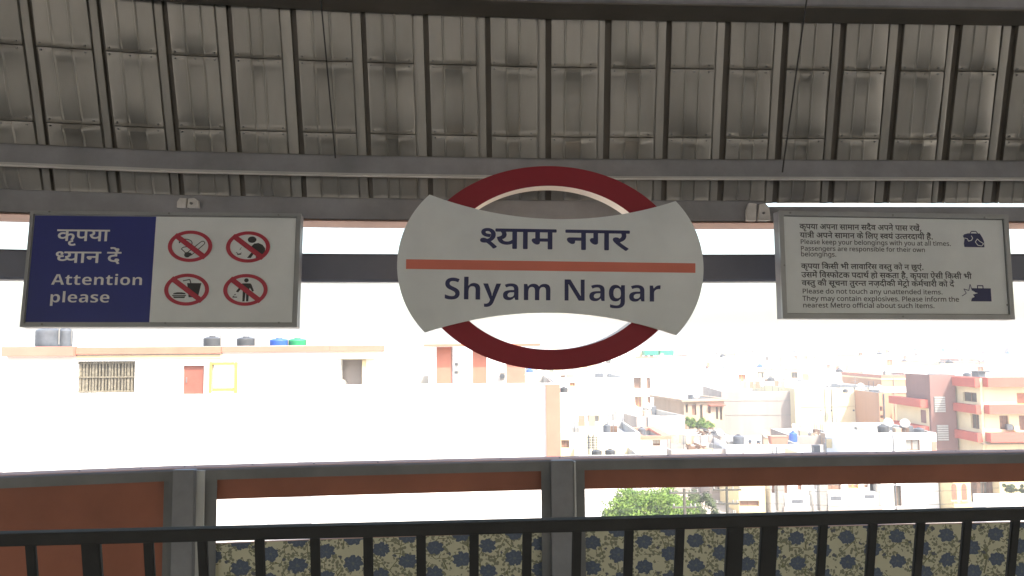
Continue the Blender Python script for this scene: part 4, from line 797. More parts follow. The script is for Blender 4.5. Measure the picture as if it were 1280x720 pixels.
LINES = {
'station_hi': (3631, "D213@0 D51@407 D66@987 D50@1246 D44@2104 D27@2659 D52@3222"),
'station_en': (6731, "b1962@0 b1977@551 b1994@1208 b1970@1777 b1982@2381 b1957@3623 b1970@4436 b1976@5040 b1970@5673 b1987@6277"),
'att1': (2169, "D25@0 D71@762 D46@762 D51@1330 D66@1910"),
'att2': (2536, "D201@0 D51@362 D66@942 D44@1201 D42@2016 D75@2536 D6@2536"),
'att3': (4821, "b1944@0 b1989@690 b1989@1124 b1974@1558 b1983@2149 b1989@2806 b1978@3240 b1984@3545 b1983@4164"),
'att4': (3221, "b1985@0 b1981@633 b1974@938 b1970@1529 b1988@2133 b1974@2630"),
'r1': (14859, "d25@0 d71@762 d46@762 d51@1330 d66@1910 d9@2429 d46@3193 d44@3761 d66@4316 d60@4835 d66@5511 d50@5770 d66@6368 d44@6627 d60@7442 d42@8118 d76@8638 d57@8638 d9@9454 d46@10218 d44@10786 d75@11341 d46@11601 d66@12169 d60@12428 d52@13364 d26@13773 d75@14591 d6@14591 d799@14591"),
'r2': (15774, "d51@0 d66@580 d269@839 d68@1391 d9@1910 d46@2674 d44@3242 d75@3797 d60@4057 d66@4733 d50@4992 d66@5590 d44@5849 d25@6664 d75@7426 d67@7686 d54@7945 d19@8623 d215@9436 d57@9825 d51@10381 d6@10961 d13@11221 d198@11769 d40@12118 d52@12688 d42@13097 d66@13617 d51@13876 d68@14456 d61@14975 d76@15506 d6@15506 d801@15506"),
'r3': (23399, "l215@0 l878@605 l611@863 l317@1427 l1553@1988 l611@2467 l866@3291 l611@3825 l611@4389 l1298@4953 l2616@5828 l1274@6338 l1842@6943 l1393@7561 l372@8234 l611@8849 l878@9413 l1274@9671 l1187@10276 l711@10894 l777@11509 l1187@11767 l711@12385 l1553@13000 l2579@13739 l777@14525 l1739@14783 l764@15144 l2616@16022 l1274@16532 l1842@17137 l317@18015 l1739@18576 l317@19197 l878@19758 l878@20016 l1739@20534 l777@20895 l1118@21153 l611@22088 l1553@22652 l1322@23131"),
'r4': (19268, "l215@0 l317@605 l1553@1166 l1553@1645 l611@2124 l1187@2688 l711@3306 l611@3921 l1393@4485 l1553@4898 l317@5637 l1393@6198 l611@6611 l1393@7435 l611@7848 l1553@8412 l1298@8891 l1274@9506 l1187@10111 l1553@10729 l777@11208 l372@11466 l878@12081 l611@12339 l684@13163 l1274@13507 l1393@14112 l1739@14785 l764@15146 l611@15764 l777@16328 l1393@16586 l1274@17259 l2579@17864 l1187@18650"),
'r5': (5513, "l372@0 l611@615 l878@1179 l1274@1437 l1187@2042 l711@2660 l777@3275 l1187@3533 l711@4151 l1553@4766 l1322@5245"),
'r6': (14616, "d25@0 d71@762 d46@762 d51@1330 d66@1910 d67@2429 d25@2688 d60@3450 d68@4126 d49@4645 d68@5348 d54@5867 d66@6545 d57@6804 d66@7360 d67@7619 d52@7878 d60@8287 d57@9223 d215@9779 d40@10168 d69@10738 d25@10998 d79@11760 d44@12279 d31@13094 d69@13795 d19@13795 d6@14348 d801@14348"),
'r7': (20082, "d13@0 d60@548 d50@1224 d75@1822 d6@1822 d67@2082 d57@2341 d215@2897 d47@3286 d79@4057 d35@4316 d25@4820 d46@5842 d42@6410 d66@6930 d41@7189 d181@7831 d61@8091 d79@8622 d60@9141 d25@9817 d40@10579 d66@11149 d61@11668 d76@12199 d801@12199 d25@12727 d71@13489 d46@13489 d51@14057 d66@14637 d20@15156 d60@15709 d68@16385 d67@16904 d25@17163 d60@17925 d68@18601 d49@19120 d68@19823"),
'r8': (17567, "d57@0 d215@556 d40@945 d69@1515 d25@1775 d68@2537 d60@3056 d70@3732 d30@3732 d44@4366 d66@4921 d40@5440 d69@6010 d52@6010 d202@6419 d40@6777 d44@7607 d32@8162 d64@8904 d42@8904 d68@9424 d25@9683 d68@10445 d50@10964 d75@11562 d264@11562 d79@12066 d25@12585 d50@13347 d181@13945 d30@13945 d66@14579 d52@14838 d68@15247 d25@15766 d79@16528 d42@17047 d75@17567 d6@17567"),
'r9': (20126, "l215@0 l878@605 l611@863 l317@1427 l1553@1988 l611@2467 l475@3291 l1274@3906 l1187@4771 l1274@5389 l1739@5994 l1739@6615 l1274@6976 l1842@7581 l415@8199 l764@8679 l317@9557 l1187@10118 l2616@10736 l1842@11506 l1187@12124 l317@12742 l1739@13303 l1739@13664 l611@14025 l1187@14589 l475@15207 l611@15822 l475@16386 l777@17261 l1739@17519 l611@17880 l1118@18444 l1553@19379 l1322@19858"),
'r10': (22189, "l254@0 l764@556 l611@1174 l2616@1738 l1118@2508 l317@3443 l2616@4004 l415@4774 l1274@5254 l1187@5859 l1739@6477 l317@6838 l777@7399 l1187@7657 l611@8535 l2606@9099 l1298@9628 l878@10243 l1274@10501 l1553@11106 l777@11585 l2556@11843 l611@12351 l1553@12915 l1322@13394 l215@13922 l878@14527 l611@14785 l317@15349 l1553@15910 l611@16389 l777@17213 l1187@17471 l684@18089 l1274@18433 l1393@19038 l1118@19451 l1739@20646 l764@21007 l611@21625"),
'r11': (18638, "l1187@0 l611@618 l317@1182 l1393@1743 l611@2156 l1553@2720 l1739@3199 l183@3820 l611@4727 l1739@5291 l1393@5652 l1274@6065 l1274@6930 l684@7535 l684@7879 l777@8223 l415@8481 l777@8961 l317@9219 l878@9780 l317@10298 l372@10859 l1274@11474 l1842@12079 l1739@12697 l1553@13318 l1842@13797 l415@14415 l764@14895 l777@15773 l1739@16031 l611@16392 l1118@16956 l1553@17891 l1322@18370"),
}

# ------------------------------------------------------------------ lettering
def contours(key):
    return [[tuple(int(v) for v in p.split(',')) for p in c.split(' ')] for c in GLYPHS[key].split('|')]
def embolden(loop, d):
    if not d: return loop
    n = len(loop); out = []
    pts = [p for i, p in enumerate(loop) if p != loop[i - 1]]
    n = len(pts)
    for i in range(n):
        a, p, c = pts[i - 1], pts[i], pts[(i + 1) % n]
        e1 = Vector((p[0] - a[0], p[1] - a[1])).normalized(); e2 = Vector((c[0] - p[0], c[1] - p[1])).normalized()
        n1 = Vector((-e1.y, e1.x)); n2 = Vector((-e2.y, e2.x))     # clockwise outer loops: left normal points outwards
        m = n1 + n2
        if m.length < 1e-3: m = n1
        m.normalize()
        m *= min(1.8, 1 / max(0.3, m.dot(n1)))
        out.append((p[0] + m.x * d, p[1] + m.y * d))
    return out
GC = {}
def glyph_mesh(key, bold):
    k = (key, bold)
    if k not in GC:
        loops = [embolden(c, min(0, bold)) for c in contours(key)]
        # group into islands: an outer loop (clockwise) with the holes that lie in it
        def area(l): return sum(l[i - 1][0] * l[i][1] - l[i][0] * l[i - 1][1] for i in range(len(l))) / 2
        def inside(p, l):
            r = False
            for i in range(len(l)):
                (x1, y1), (x2, y2) = l[i - 1], l[i]
                if (y1 > p[1]) != (y2 > p[1]) and p[0] < (x2 - x1) * (p[1] - y1) / (y2 - y1) + x1: r = not r
            return r
        outs = [l for l in loops if area(l) < 0]; holes = [l for l in loops if area(l) >= 0]
        V, F = [], []
        for q, o in enumerate(outs):
            hs = [h for h in holes if inside(h[0], o)]
            ls = [o] + hs
            tri = geometry.tessellate_polygon([[Vector((x, y, 0)) for x, y in l] for l in ls])
            n = len(V)
            flat = [p for l in ls for p in l]
            V += [(x, y, q) for x, y in flat]
            for t in tri:
                a, b_, c = [flat[i] for i in t]
                cr = (b_[0] - a[0]) * (c[1] - a[1]) - (b_[1] - a[1]) * (c[0] - a[0])
                if abs(cr) < 1: continue
                if cr < 0: t = t[::-1]
                F.append(tuple(n + i for i in t))
        if bold > 0:                                        # heavier weight: a narrow strip of ink along every edge
            j = 0
            for l in loops:
                for i in range(len(l)):
                    a_, c_ = Vector(l[i - 1]), Vector(l[i])
                    e = c_ - a_
                    if e.length < .5: continue
                    e.normalize(); nn = Vector((-e.y, e.x)) * bold
                    a_, c_ = a_ - e * bold * .35, c_ + e * bold * .35
                    n = len(V); q = -0.1 - 0.02 * (j % 9); j += 1
                    V += [(a_.x, a_.y, q), (c_.x, c_.y, q), (c_.x + nn.x, c_.y + nn.y, q), (a_.x + nn.x, a_.y + nn.y, q)]
                    F.append((n, n + 1, n + 2, n + 3))
        GC[k] = (V, F)
    return GC[k]
def lettering(name, line, x0, x1, zbase, ztop, m, parent, y, bold=0, ref=622):
    """a line of flat print: left edge x0, right edge x1, baseline zbase, and the height ref (font units) at ztop"""
    w, data = LINES[line]
    sx = (x1 - x0) / w; sz = (ztop - zbase) / ref
    b = MB()
    for i, it in enumerate(data.split(' ')):
        key, ox = it.split('@'); ox = int(ox)
        V, F = glyph_mesh(key, bold)
        n = len(b.v)
        yo = y - 0.00012 * (i % 3)
        b.v += [(x0 + (ox + vx) * sx, yo - 0.0004 * q, zbase + vy * sz) for vx, vy, q in V]
        b.f += [tuple(n + k for k in t) for t in F]
    me = bpy.data.meshes.new(name); me.from_pydata(b.v, [], b.f)
    return obj(name, me, m, parent)

# ------------------------------------------------------------------ signs
def sign_empty(name, px, py, Y, yaw, tilt, roll, label):
    """local x right, y into the sign, z up, in metres; the origin sits at picture point (px, py)"""
    e = empty(name, onY(px, py, Y), 0, label, 'sign')
    e.rotation_mode = 'XYZ'
    e.matrix_world = Matrix.Translation(e.location) @ Matrix.Rotation(yaw, 4, 'Z') @ Matrix.Rotation(tilt, 4, 'X') @ Matrix.Rotation(roll, 4, 'Y')
    return e
def ell(a, b_, k=96, a0=0.0, a1=2 * math.pi, cx=0, cz=0, closed=True):
    n = k if closed else k - 1
    return [(cx + a * math.cos(a0 + (a1 - a0) * i / n), cz + b_ * math.sin(a0 + (a1 - a0) * i / n)) for i in range(k)]

# --- round station sign, centre (689, 334)
YS = 3.75
S = YS / 1000
cs = sign_empty('station_name_sign', 689, 334, YS, R(3.0), R(0.5), R(0.95), 'maroon ring station sign with white bow-tie board reading Shyam Nagar')
def sp(px, py): return ((px - 689) * S, (334 - py) * S)
bandO, bandI = ell(170.5 * S, 128.6 * S, 128), ell(136 * S, 103.4 * S, 128)
b = MB()
b.prism(bandO, 0.0, 0.003, [bandI[::-1]])
b.build('ring', 'sign_red', cs)
b = MB()                                                   # the ring's box body: inner and outer walls brightened for the light on them, back plate
b.prism(bandO, 0.0032, 0.115, [bandI[::-1]])
o = b.build('ring_body', 'sign_edge', cs, smooth=True)
# board outline
def arc3(p, q, r, k=28):
    (x1, y1), (x2, y2), (x3, y3) = p, q, r
    a = x1 - x2; b_ = y1 - y2; c = x1 - x3; d = y1 - y3
    e = ((x1 * x1 - x2 * x2) + (y1 * y1 - y2 * y2)) / 2; f = ((x1 * x1 - x3 * x3) + (y1 * y1 - y3 * y3)) / 2
    det = a * d - b_ * c
    cx = (e * d - b_ * f) / det; cy = (a * f - e * c) / det
    rr = math.hypot(x1 - cx, y1 - cy)
    t1 = math.atan2(y1 - cy, x1 - cx); t2 = math.atan2(y2 - cy, x2 - cx); t3 = math.atan2(y3 - cy, x3 - cx)
    def un(t, ref):
        while t - ref > math.pi: t -= 2 * math.pi
        while t - ref < -math.pi: t += 2 * math.pi
        return t
    t2 = un(t2, t1); t3 = un(t3, t2)
    return [(cx + rr * math.cos(t1 + (t3 - t1) * i / k), cy + rr * math.sin(t1 + (t3 - t1) * i / k)) for i in range(k)]
# corners in the sign's own frame (picture positions with the sign's tilt taken out)
TL, TR, BR, BL = (-153, 87.5), (156, 85), (156, -84), (-156, -83.5)
def up(p): return (p[0] * S, p[1] * S)
out = arc3(TL, (0, 59.5), TR) + arc3(TR, (191, -1), BR) + arc3(BR, (0, -57.5), BL) + arc3(BL, (-191.5, 3), TL)
out = [up(p) for p in out][::-1]
b = MB(); b.prism(out, -0.035, -0.004)
b.build('board', 'sign_edge', cs)
b = MB(); b.prism(out, -0.038, -0.0352)
b.build('board_face', 'sign_white', cs)
MB().box(-180.5 * S, 180.5 * S, -0.0395, -0.0383, -5.6 * S, 6.4 * S).build('orange_bar', 'bar_red', cs)
lettering('hindi_lettering', 'station_hi', -91 * S, 96 * S, 21.8 * S, 45.8 * S, 'ink_navy', cs, -0.0392, bold=17)
lettering('english_lettering', 'station_en', -134.5 * S, 137.5 * S, -42.5 * S, -15.7 * S, 'ink_navy', cs, -0.0392, bold=-7, ref=714)
for x in (-0.3, 0.3):
    MB().box(x - 0.03, x + 0.03, 0.115, 0.2, -0.02, 0.02).build('mounting_arm', 'steel_mid', cs)
    MB().box(x - 0.03, x + 0.03, -0.004, 0.003, -0.10, 0.10).build('board_spacer', 'steel_mid', cs)

# --- left sign: attention please
Y1 = 3.70
S1 = Y1 / 1000
ls = sign_empty('prohibition_sign', 203, 334, Y1, R(4.2), R(-5.0), R(0.40), 'blue and white attention please sign with four red prohibition circles')
KX = 0.967        # the board is seen off axis: widths in the picture run a little long
def lx(px): return (px - 203) * S1 * KX
def lz(py): return (331.3 - py) * S1 * 1.04
W0, W1, H0, H1 = lx(32.8), lx(378.3), lz(404.2), lz(263.2)
b = MB()
b.prism([(W0, H0), (W1, H0), (W1, H1), (W0, H1)], 0.006, 0.055); b.build('sign_box', 'steel_grey', ls, bevel=0.002)
fr = 0.0155
b = MB(); b.prism([(W0, H0), (W1, H0), (W1, H1), (W0, H1)], -0.008, 0.006, [[(W0 + fr, H0 + fr), (W0 + fr, H1 - fr), (W1 - fr, H1 - fr), (W1 - fr, H0 + fr)]])
b.build('frame', 'frame_alu', ls, bevel=0.0012)
xi = lx(191)
MB().box(W0 + fr + .004, xi - 0.0005, 0.0, 0.0055, H0 + fr + .008, H1 - fr - .006).build('blue_panel', 'sign_blue', ls)
MB().box(xi, W1 - fr - 0.010, 0.0, 0.0055, H0 + fr + .008, H1 - fr - .006).build('white_panel', 'sign_white', ls)
MB().box(W0 + fr - .001, W1 - fr + .001, 0.0022, 0.0058, H0 + fr - .001, H1 - fr + .001).build('backing', 'frame_alu', ls)
for px, py in ((57, 264.5), (208, 265), (349, 265.5), (212, 399.5), (355, 399), (60, 401)):
    MB().tube((lx(px), -0.011, lz(py)), (lx(px), -0.008, lz(py)), 0.0045, k=8).build('screw', 'steel_dark', ls)
yt = -0.0008
lettering('hindi_lettering', 'att1', lx(68), lx(133), lz(299.6), lz(286), 'ink_white', ls, yt, bold=14)
lettering('hindi_lettering', 'att2', lx(67.5), lx(149.5), lz(326.4), lz(313.2), 'ink_white', ls, yt, bold=14)
lettering('english_lettering', 'att3', lx(65.5), lx(180.5), lz(353.4), lz(340.6), 'ink_white', ls, yt, bold=-6, ref=714)
lettering('english_lettering', 'att4', lx(64.5), lx(140.5), lz(374.6), lz(361.8), 'ink_white', ls, yt, bold=-6, ref=714)
def picto(px, py, blacks, name):
    """one red prohibition circle over a black figure; blacks are polygons in px offsets from its centre"""
    c = obj(name, bpy.data.meshes.new(name), None, ls, loc=(lx(px), yt, lz(py)))
    s = S1 * KX
    sv = S1
    bk = MB()
    for i, poly in enumerate(blacks):
        P = [(x * s, -y * sv) for x, y in poly]
        a = sum(P[k - 1][0] * P[k][1] - P[k][0] * P[k - 1][1] for k in range(len(P)))
        if a < 0: P = P[::-1]
        tri = geometry.tessellate_polygon([[Vector((x, z, 0)) for x, z in P]])
        n = len(bk.v); bk.v += [(x, -0.0001 * i, z) for x, z in P]
        for t in tri: bk.f.append(tuple(n + k for k in t))
    me = bpy.data.meshes.new(name); me.from_pydata(bk.v, [], bk.f)
    c.data = me; me.materials.append(M['ink_black'])
    r = MB()
    O, I = ell(28.3 * s, 20.3 * sv, 48), ell(23.2 * s, 16.1 * sv, 48)
    r.prism(O, -0.0021, -0.0018, [I[::-1]])
    # slash from upper left to lower right
    dx, dz = 20.0 * s, 14.6 * sv
    nx, nz = 2.3 * s, 2.3 * sv
    r.prism([(-dx - nx, dz - nz), (dx - nx, -dz - nz), (dx + nx, -dz + nz), (-dx + nx, dz + nz)], -0.0024, -0.0021)
    r.build('red_circle', 'ink_red', c)
    return c
def circ(cx, cy, rx, ry, k=20): return [(cx + rx * math.cos(2 * math.pi * i / k), cy + ry * math.sin(2 * math.pi * i / k)) for i in range(k)]
def seg(x0, y0, x1, y1, w):
    l = math.hypot(x1 - x0, y1 - y0); nx, ny = -(y1 - y0) / l * w / 2, (x1 - x0) / l * w / 2
    return [(x0 + nx, y0 + ny), (x1 + nx, y1 + ny), (x1 - nx, y1 - ny), (x0 - nx, y0 - ny)]
def path(pts, w): return [seg(*a, *b_, w) for a, b_ in zip(pts, pts[1:])]
smoke = [(-14, -5), (-13, -8), (-8, -9.3), (-3, -9), (1, -7), (2.5, -4), (1, -1.5), (-4, .5), (-9, 1.5), (-11, 3.5), (-8, 6), (-5.5, 8.5)]
picto(236.7, 305.3, path([(-3, 8), (14, -6.5), (16.8, -6.8), (18.5, -4.8), (17.8, -3), (2, 11.5)], 1.0) + path(smoke, 1.0) +
      [circ(-3.0, 11, 3.9, 3.5), [(-4.5, 7.8), (1, 8.2), (3.5, 11.0), (-1.5, 14.0)]] + [[(-15, -6), (-12.2, -5.2), (-14, -3.4)]], 'no_smoking_pictogram')
picto(310.9, 305.6, [circ(4.7, -9.6, 5.6, 4.2), [(4.2, -1.0), (7.5, -4.5), (13, -5.3), (18.5, -3.0), (22.0, 1.6), (22, 6), (17.5, 12), (12, 14), (10, 13.5), (12.5, 7.5), (8.5, 4.0), (4.8, 2.0)],
                     [(5.5, 6), (9.3, 6.2), (4.0, 14.2), (-0.8, 14.0)], seg(-15, 7, -11, 10, .9), seg(-13.5, 10, -8.5, 9.4, 1.0), seg(-11, 9, -8, 7.6, .8), seg(-10.5, 4, -8.6, .5, .6)], 'no_spitting_pictogram')
picto(235.6, 358.7, [[(0, -8.4), (18, -8.4), (14.6, 9.6), (2.8, 9.6)], seg(-5.5, -11.2, 3, -13.0, 1.2), seg(3, -13.2, 4.6, -8.4, 1.3),
                     [(-17.2, 5.8), (-16, 4.3), (-12, 3.4), (-6, 3.4), (-2, 4.3), (-.8, 5.8)], seg(-18, 7.4, -.4, 7.4, 1.2), [(-17, 8.6), (-1.2, 8.6), (-2.6, 10.6), (-15.6, 10.6)]], 'no_eating_pictogram')
picto(310.2, 358.7, [circ(.5, -12.3, 2.9, 2.6), [(-5.8, -7.0), (-4.4, -8.4), (5.6, -8.4), (7.2, -7.0), (10.6, 1.0), (8.8, 2.4), (5.2, -3), (4.6, 2), (4.0, 14.6), (1.2, 14.6), (0.8, 4.4), (.1, 4.4), (-.6, 14.6), (-3.4, 14.6), (-3.6, 2), (-4.0, -3.4), (-9.4, 3.2), (-12.2, 2.2)],
                     seg(-16.2, 9.2, -10.4, 9.2, 1.2), seg(-14, 6.5, -12.4, 5.6, 1.2), seg(-16, 8.8, -14.2, 7.8, .8)], 'no_littering_pictogram')
for x in (-0.42, 0.42):
    MB().box(x - 0.02, x + 0.02, 0.055, 0.26, -0.02, 0.02).build('mounting_arm', 'steel_mid', ls)

# --- right sign: belongings notice
Y2 = 3.86
S2 = Y2 / 1000
rs_ = sign_empty('safety_notice_sign', 1119, 331, Y2, R(5.6), R(-1.5), R(0.48), 'white notice sign in Hindi and English about belongings and unattended items')
KR = 1.02
def rx(px): return (px - 1119) * S2 * KR
def rz_(py): return (330.5 - py) * S2 * 1.01
W0, W1, H0, H1 = rx(971.5), rx(1270.5), rz_(398.2), rz_(265)
b = MB(); b.prism([(W0, H0), (W1, H0), (W1, H1), (W0, H1)], 0.006, 0.055); b.build('sign_box', 'steel_grey', rs_, bevel=0.002)
fr = 0.024
b = MB(); b.prism([(W0, H0), (W1, H0), (W1, H1), (W0, H1)], -0.010, 0.006, [[(W0 + fr, H0 + fr), (W0 + fr, H1 - fr), (W1 - fr, H1 - fr), (W1 - fr, H0 + fr)]])
b.build('frame', 'frame_alu', rs_, bevel=0.0015)
MB().box(W0 + fr + .003, W1 - fr - .003, 0.0, 0.0055, H0 + fr + .003, H1 - fr - .003).build('white_panel', 'sign_white', rs_)
MB().box(W0 + fr - .001, W1 - fr + .001, 0.0022, 0.0058, H0 + fr - .001, H1 - fr + .001).build('backing', 'steel_dark', rs_)
for px, py in ((986, 267.5), (1117.5, 268.5), (1238, 269.5), (976, 333), (1261, 380), (1124, 395)):
    MB().tube((rx(px), -0.013, rz_(py)), (rx(px), -0.010, rz_(py)), 0.0045, k=8).build('screw', 'steel_dark', rs_)
rows = [('r1', 1156, 287.2, 281.0, 622), ('r2', 1170.5, 297.9, 291.8, 622), ('r3', 1193.5, 305.8, 300.2, 714), ('r4', 1159.2, 314.0, 308.6, 714), ('r5', 1044, 321.2, 315.4, 714),
        ('r6', 1156, 336.4, 330.4, 622), ('r7', 1218, 347.2, 341.0, 622), ('r8', 1194.5, 357.2, 351.2, 622), ('r9', 1179, 367.0, 361.4, 714), ('r10', 1200, 376.0, 370.2, 714), ('r11', 1167.5, 384.2, 378.6, 714)]
for ln, pxe, pyb, pyt, ref in rows:
    lettering('hindi_lettering' if ref == 622 else 'english_lettering', ln, rx(998.2), rx(pxe), rz_(pyb), rz_(pyt), 'ink_dark', rs_, -0.0006, bold=(20 if ref == 622 else 14), ref=ref)
def flat(name, polys, m, parent, cx, cy, y):
    b = MB()
    for i, (poly) in enumerate(polys):
        P = [(rx(cx + x), rz_(cy + yy)) for x, yy in poly]
        a = sum(P[k - 1][0] * P[k][1] - P[k][0] * P[k - 1][1] for k in range(len(P)))
        if a < 0: P = P[::-1]
        tri = geometry.tessellate_polygon([[Vector((x, z, 0)) for x, z in P]])
        n = len(b.v); b.v += [(x, y - 0.0001 * i, z) for x, z in P]
        for t in tri: b.f.append(tuple(n + k for k in t))
    me = bpy.data.meshes.new(name); me.from_pydata(b.v, [], b.f)
    return obj(name, me, m, parent)
bag = flat('guarded_bag_pictogram', [[(-13.5, -7.5), (-8, -9), (8, -9), (11, -4), (13, 1), (13, 8.5), (-13.5, 8.5), (-14, 4), (-12.5, -3)],
      seg(-5, -9, -3, -11.6, 1.2), seg(-3, -11.6, 3, -11.6, 1.2), seg(3, -11.6, 5, -9, 1.2), [(-15, -6), (-9, -8), (-8, -2), (-12, 0)]], 'ink_navy', rs_, 1224.5, 298.5, -0.0006)
flat('hand_outline', path([(-13, -3), (-9, -2), (-8, 1), (-4, 0), (-2, -3), (-4, -6)], .9) + path([(1, 2), (4, -2), (7, 1), (12, 4), (9, 7), (4, 6), (1, 2)], .9), 'sign_white', rs_, 1224.5, 298.5, -0.0016)
case = flat('exploding_case_pictogram', [[(-7, -7), (19, -7), (19, 9.5), (-8, 9.5), (-7, 6), (-3, 4), (-5, 1), (2, -1), (-4, -3)],
      seg(1.5, -7, 1.5, -10, 1.3), seg(1, -10.2, 9, -10.2, 1.3), seg(8.7, -10.2, 8.7, -7, 1.3)], 'ink_navy', rs_, 1223.5, 366, -0.0006)
star = [(-20, 3), (-14, -0.5), (-17, -6), (-10.5, -4), (-8.5, -12), (-6, -4), (-1.5, -6.5), (-2.5, -2), (3, -1), (-3, 2), (0, 6), (-6, 5), (-7.5, 9)]
flat('blast_star', path(star, .8), 'ink_navy', rs_, 1223.5, 366, -0.0022)
for x in (-0.35, 0.35):
    MB().box(x - 0.02, x + 0.02, 0.055, 0.2, -0.02, 0.02).build('mounting_arm', 'steel_mid', rs_)

# ------------------------------------------------------------------ the town
Z0 = -12.0
MB().quad((-4000, 4000 - 300, Z0), (-4000, -300, Z0), (4000, -300, Z0), (4000, 3700, Z0))
tag(MB().quad((-4000, -300, Z0), (4000, -300, Z0), (4000, 3700, Z0), (-4000, 3700, Z0)).build('ground', 'ground'), kind='structure')
tag(MB().quad((-400, 38, Z0 + 0.004), (400, 38, Z0 + 0.004), (400, 46, Z0 + 0.004), (-400, 46, Z0 + 0.004)).build('road', 'road'), kind='structure')
tag(MB().box(-400, 400, 46.0, 47.2, Z0, Z0 + 0.13).build('pavement', 'concrete'), kind='structure')

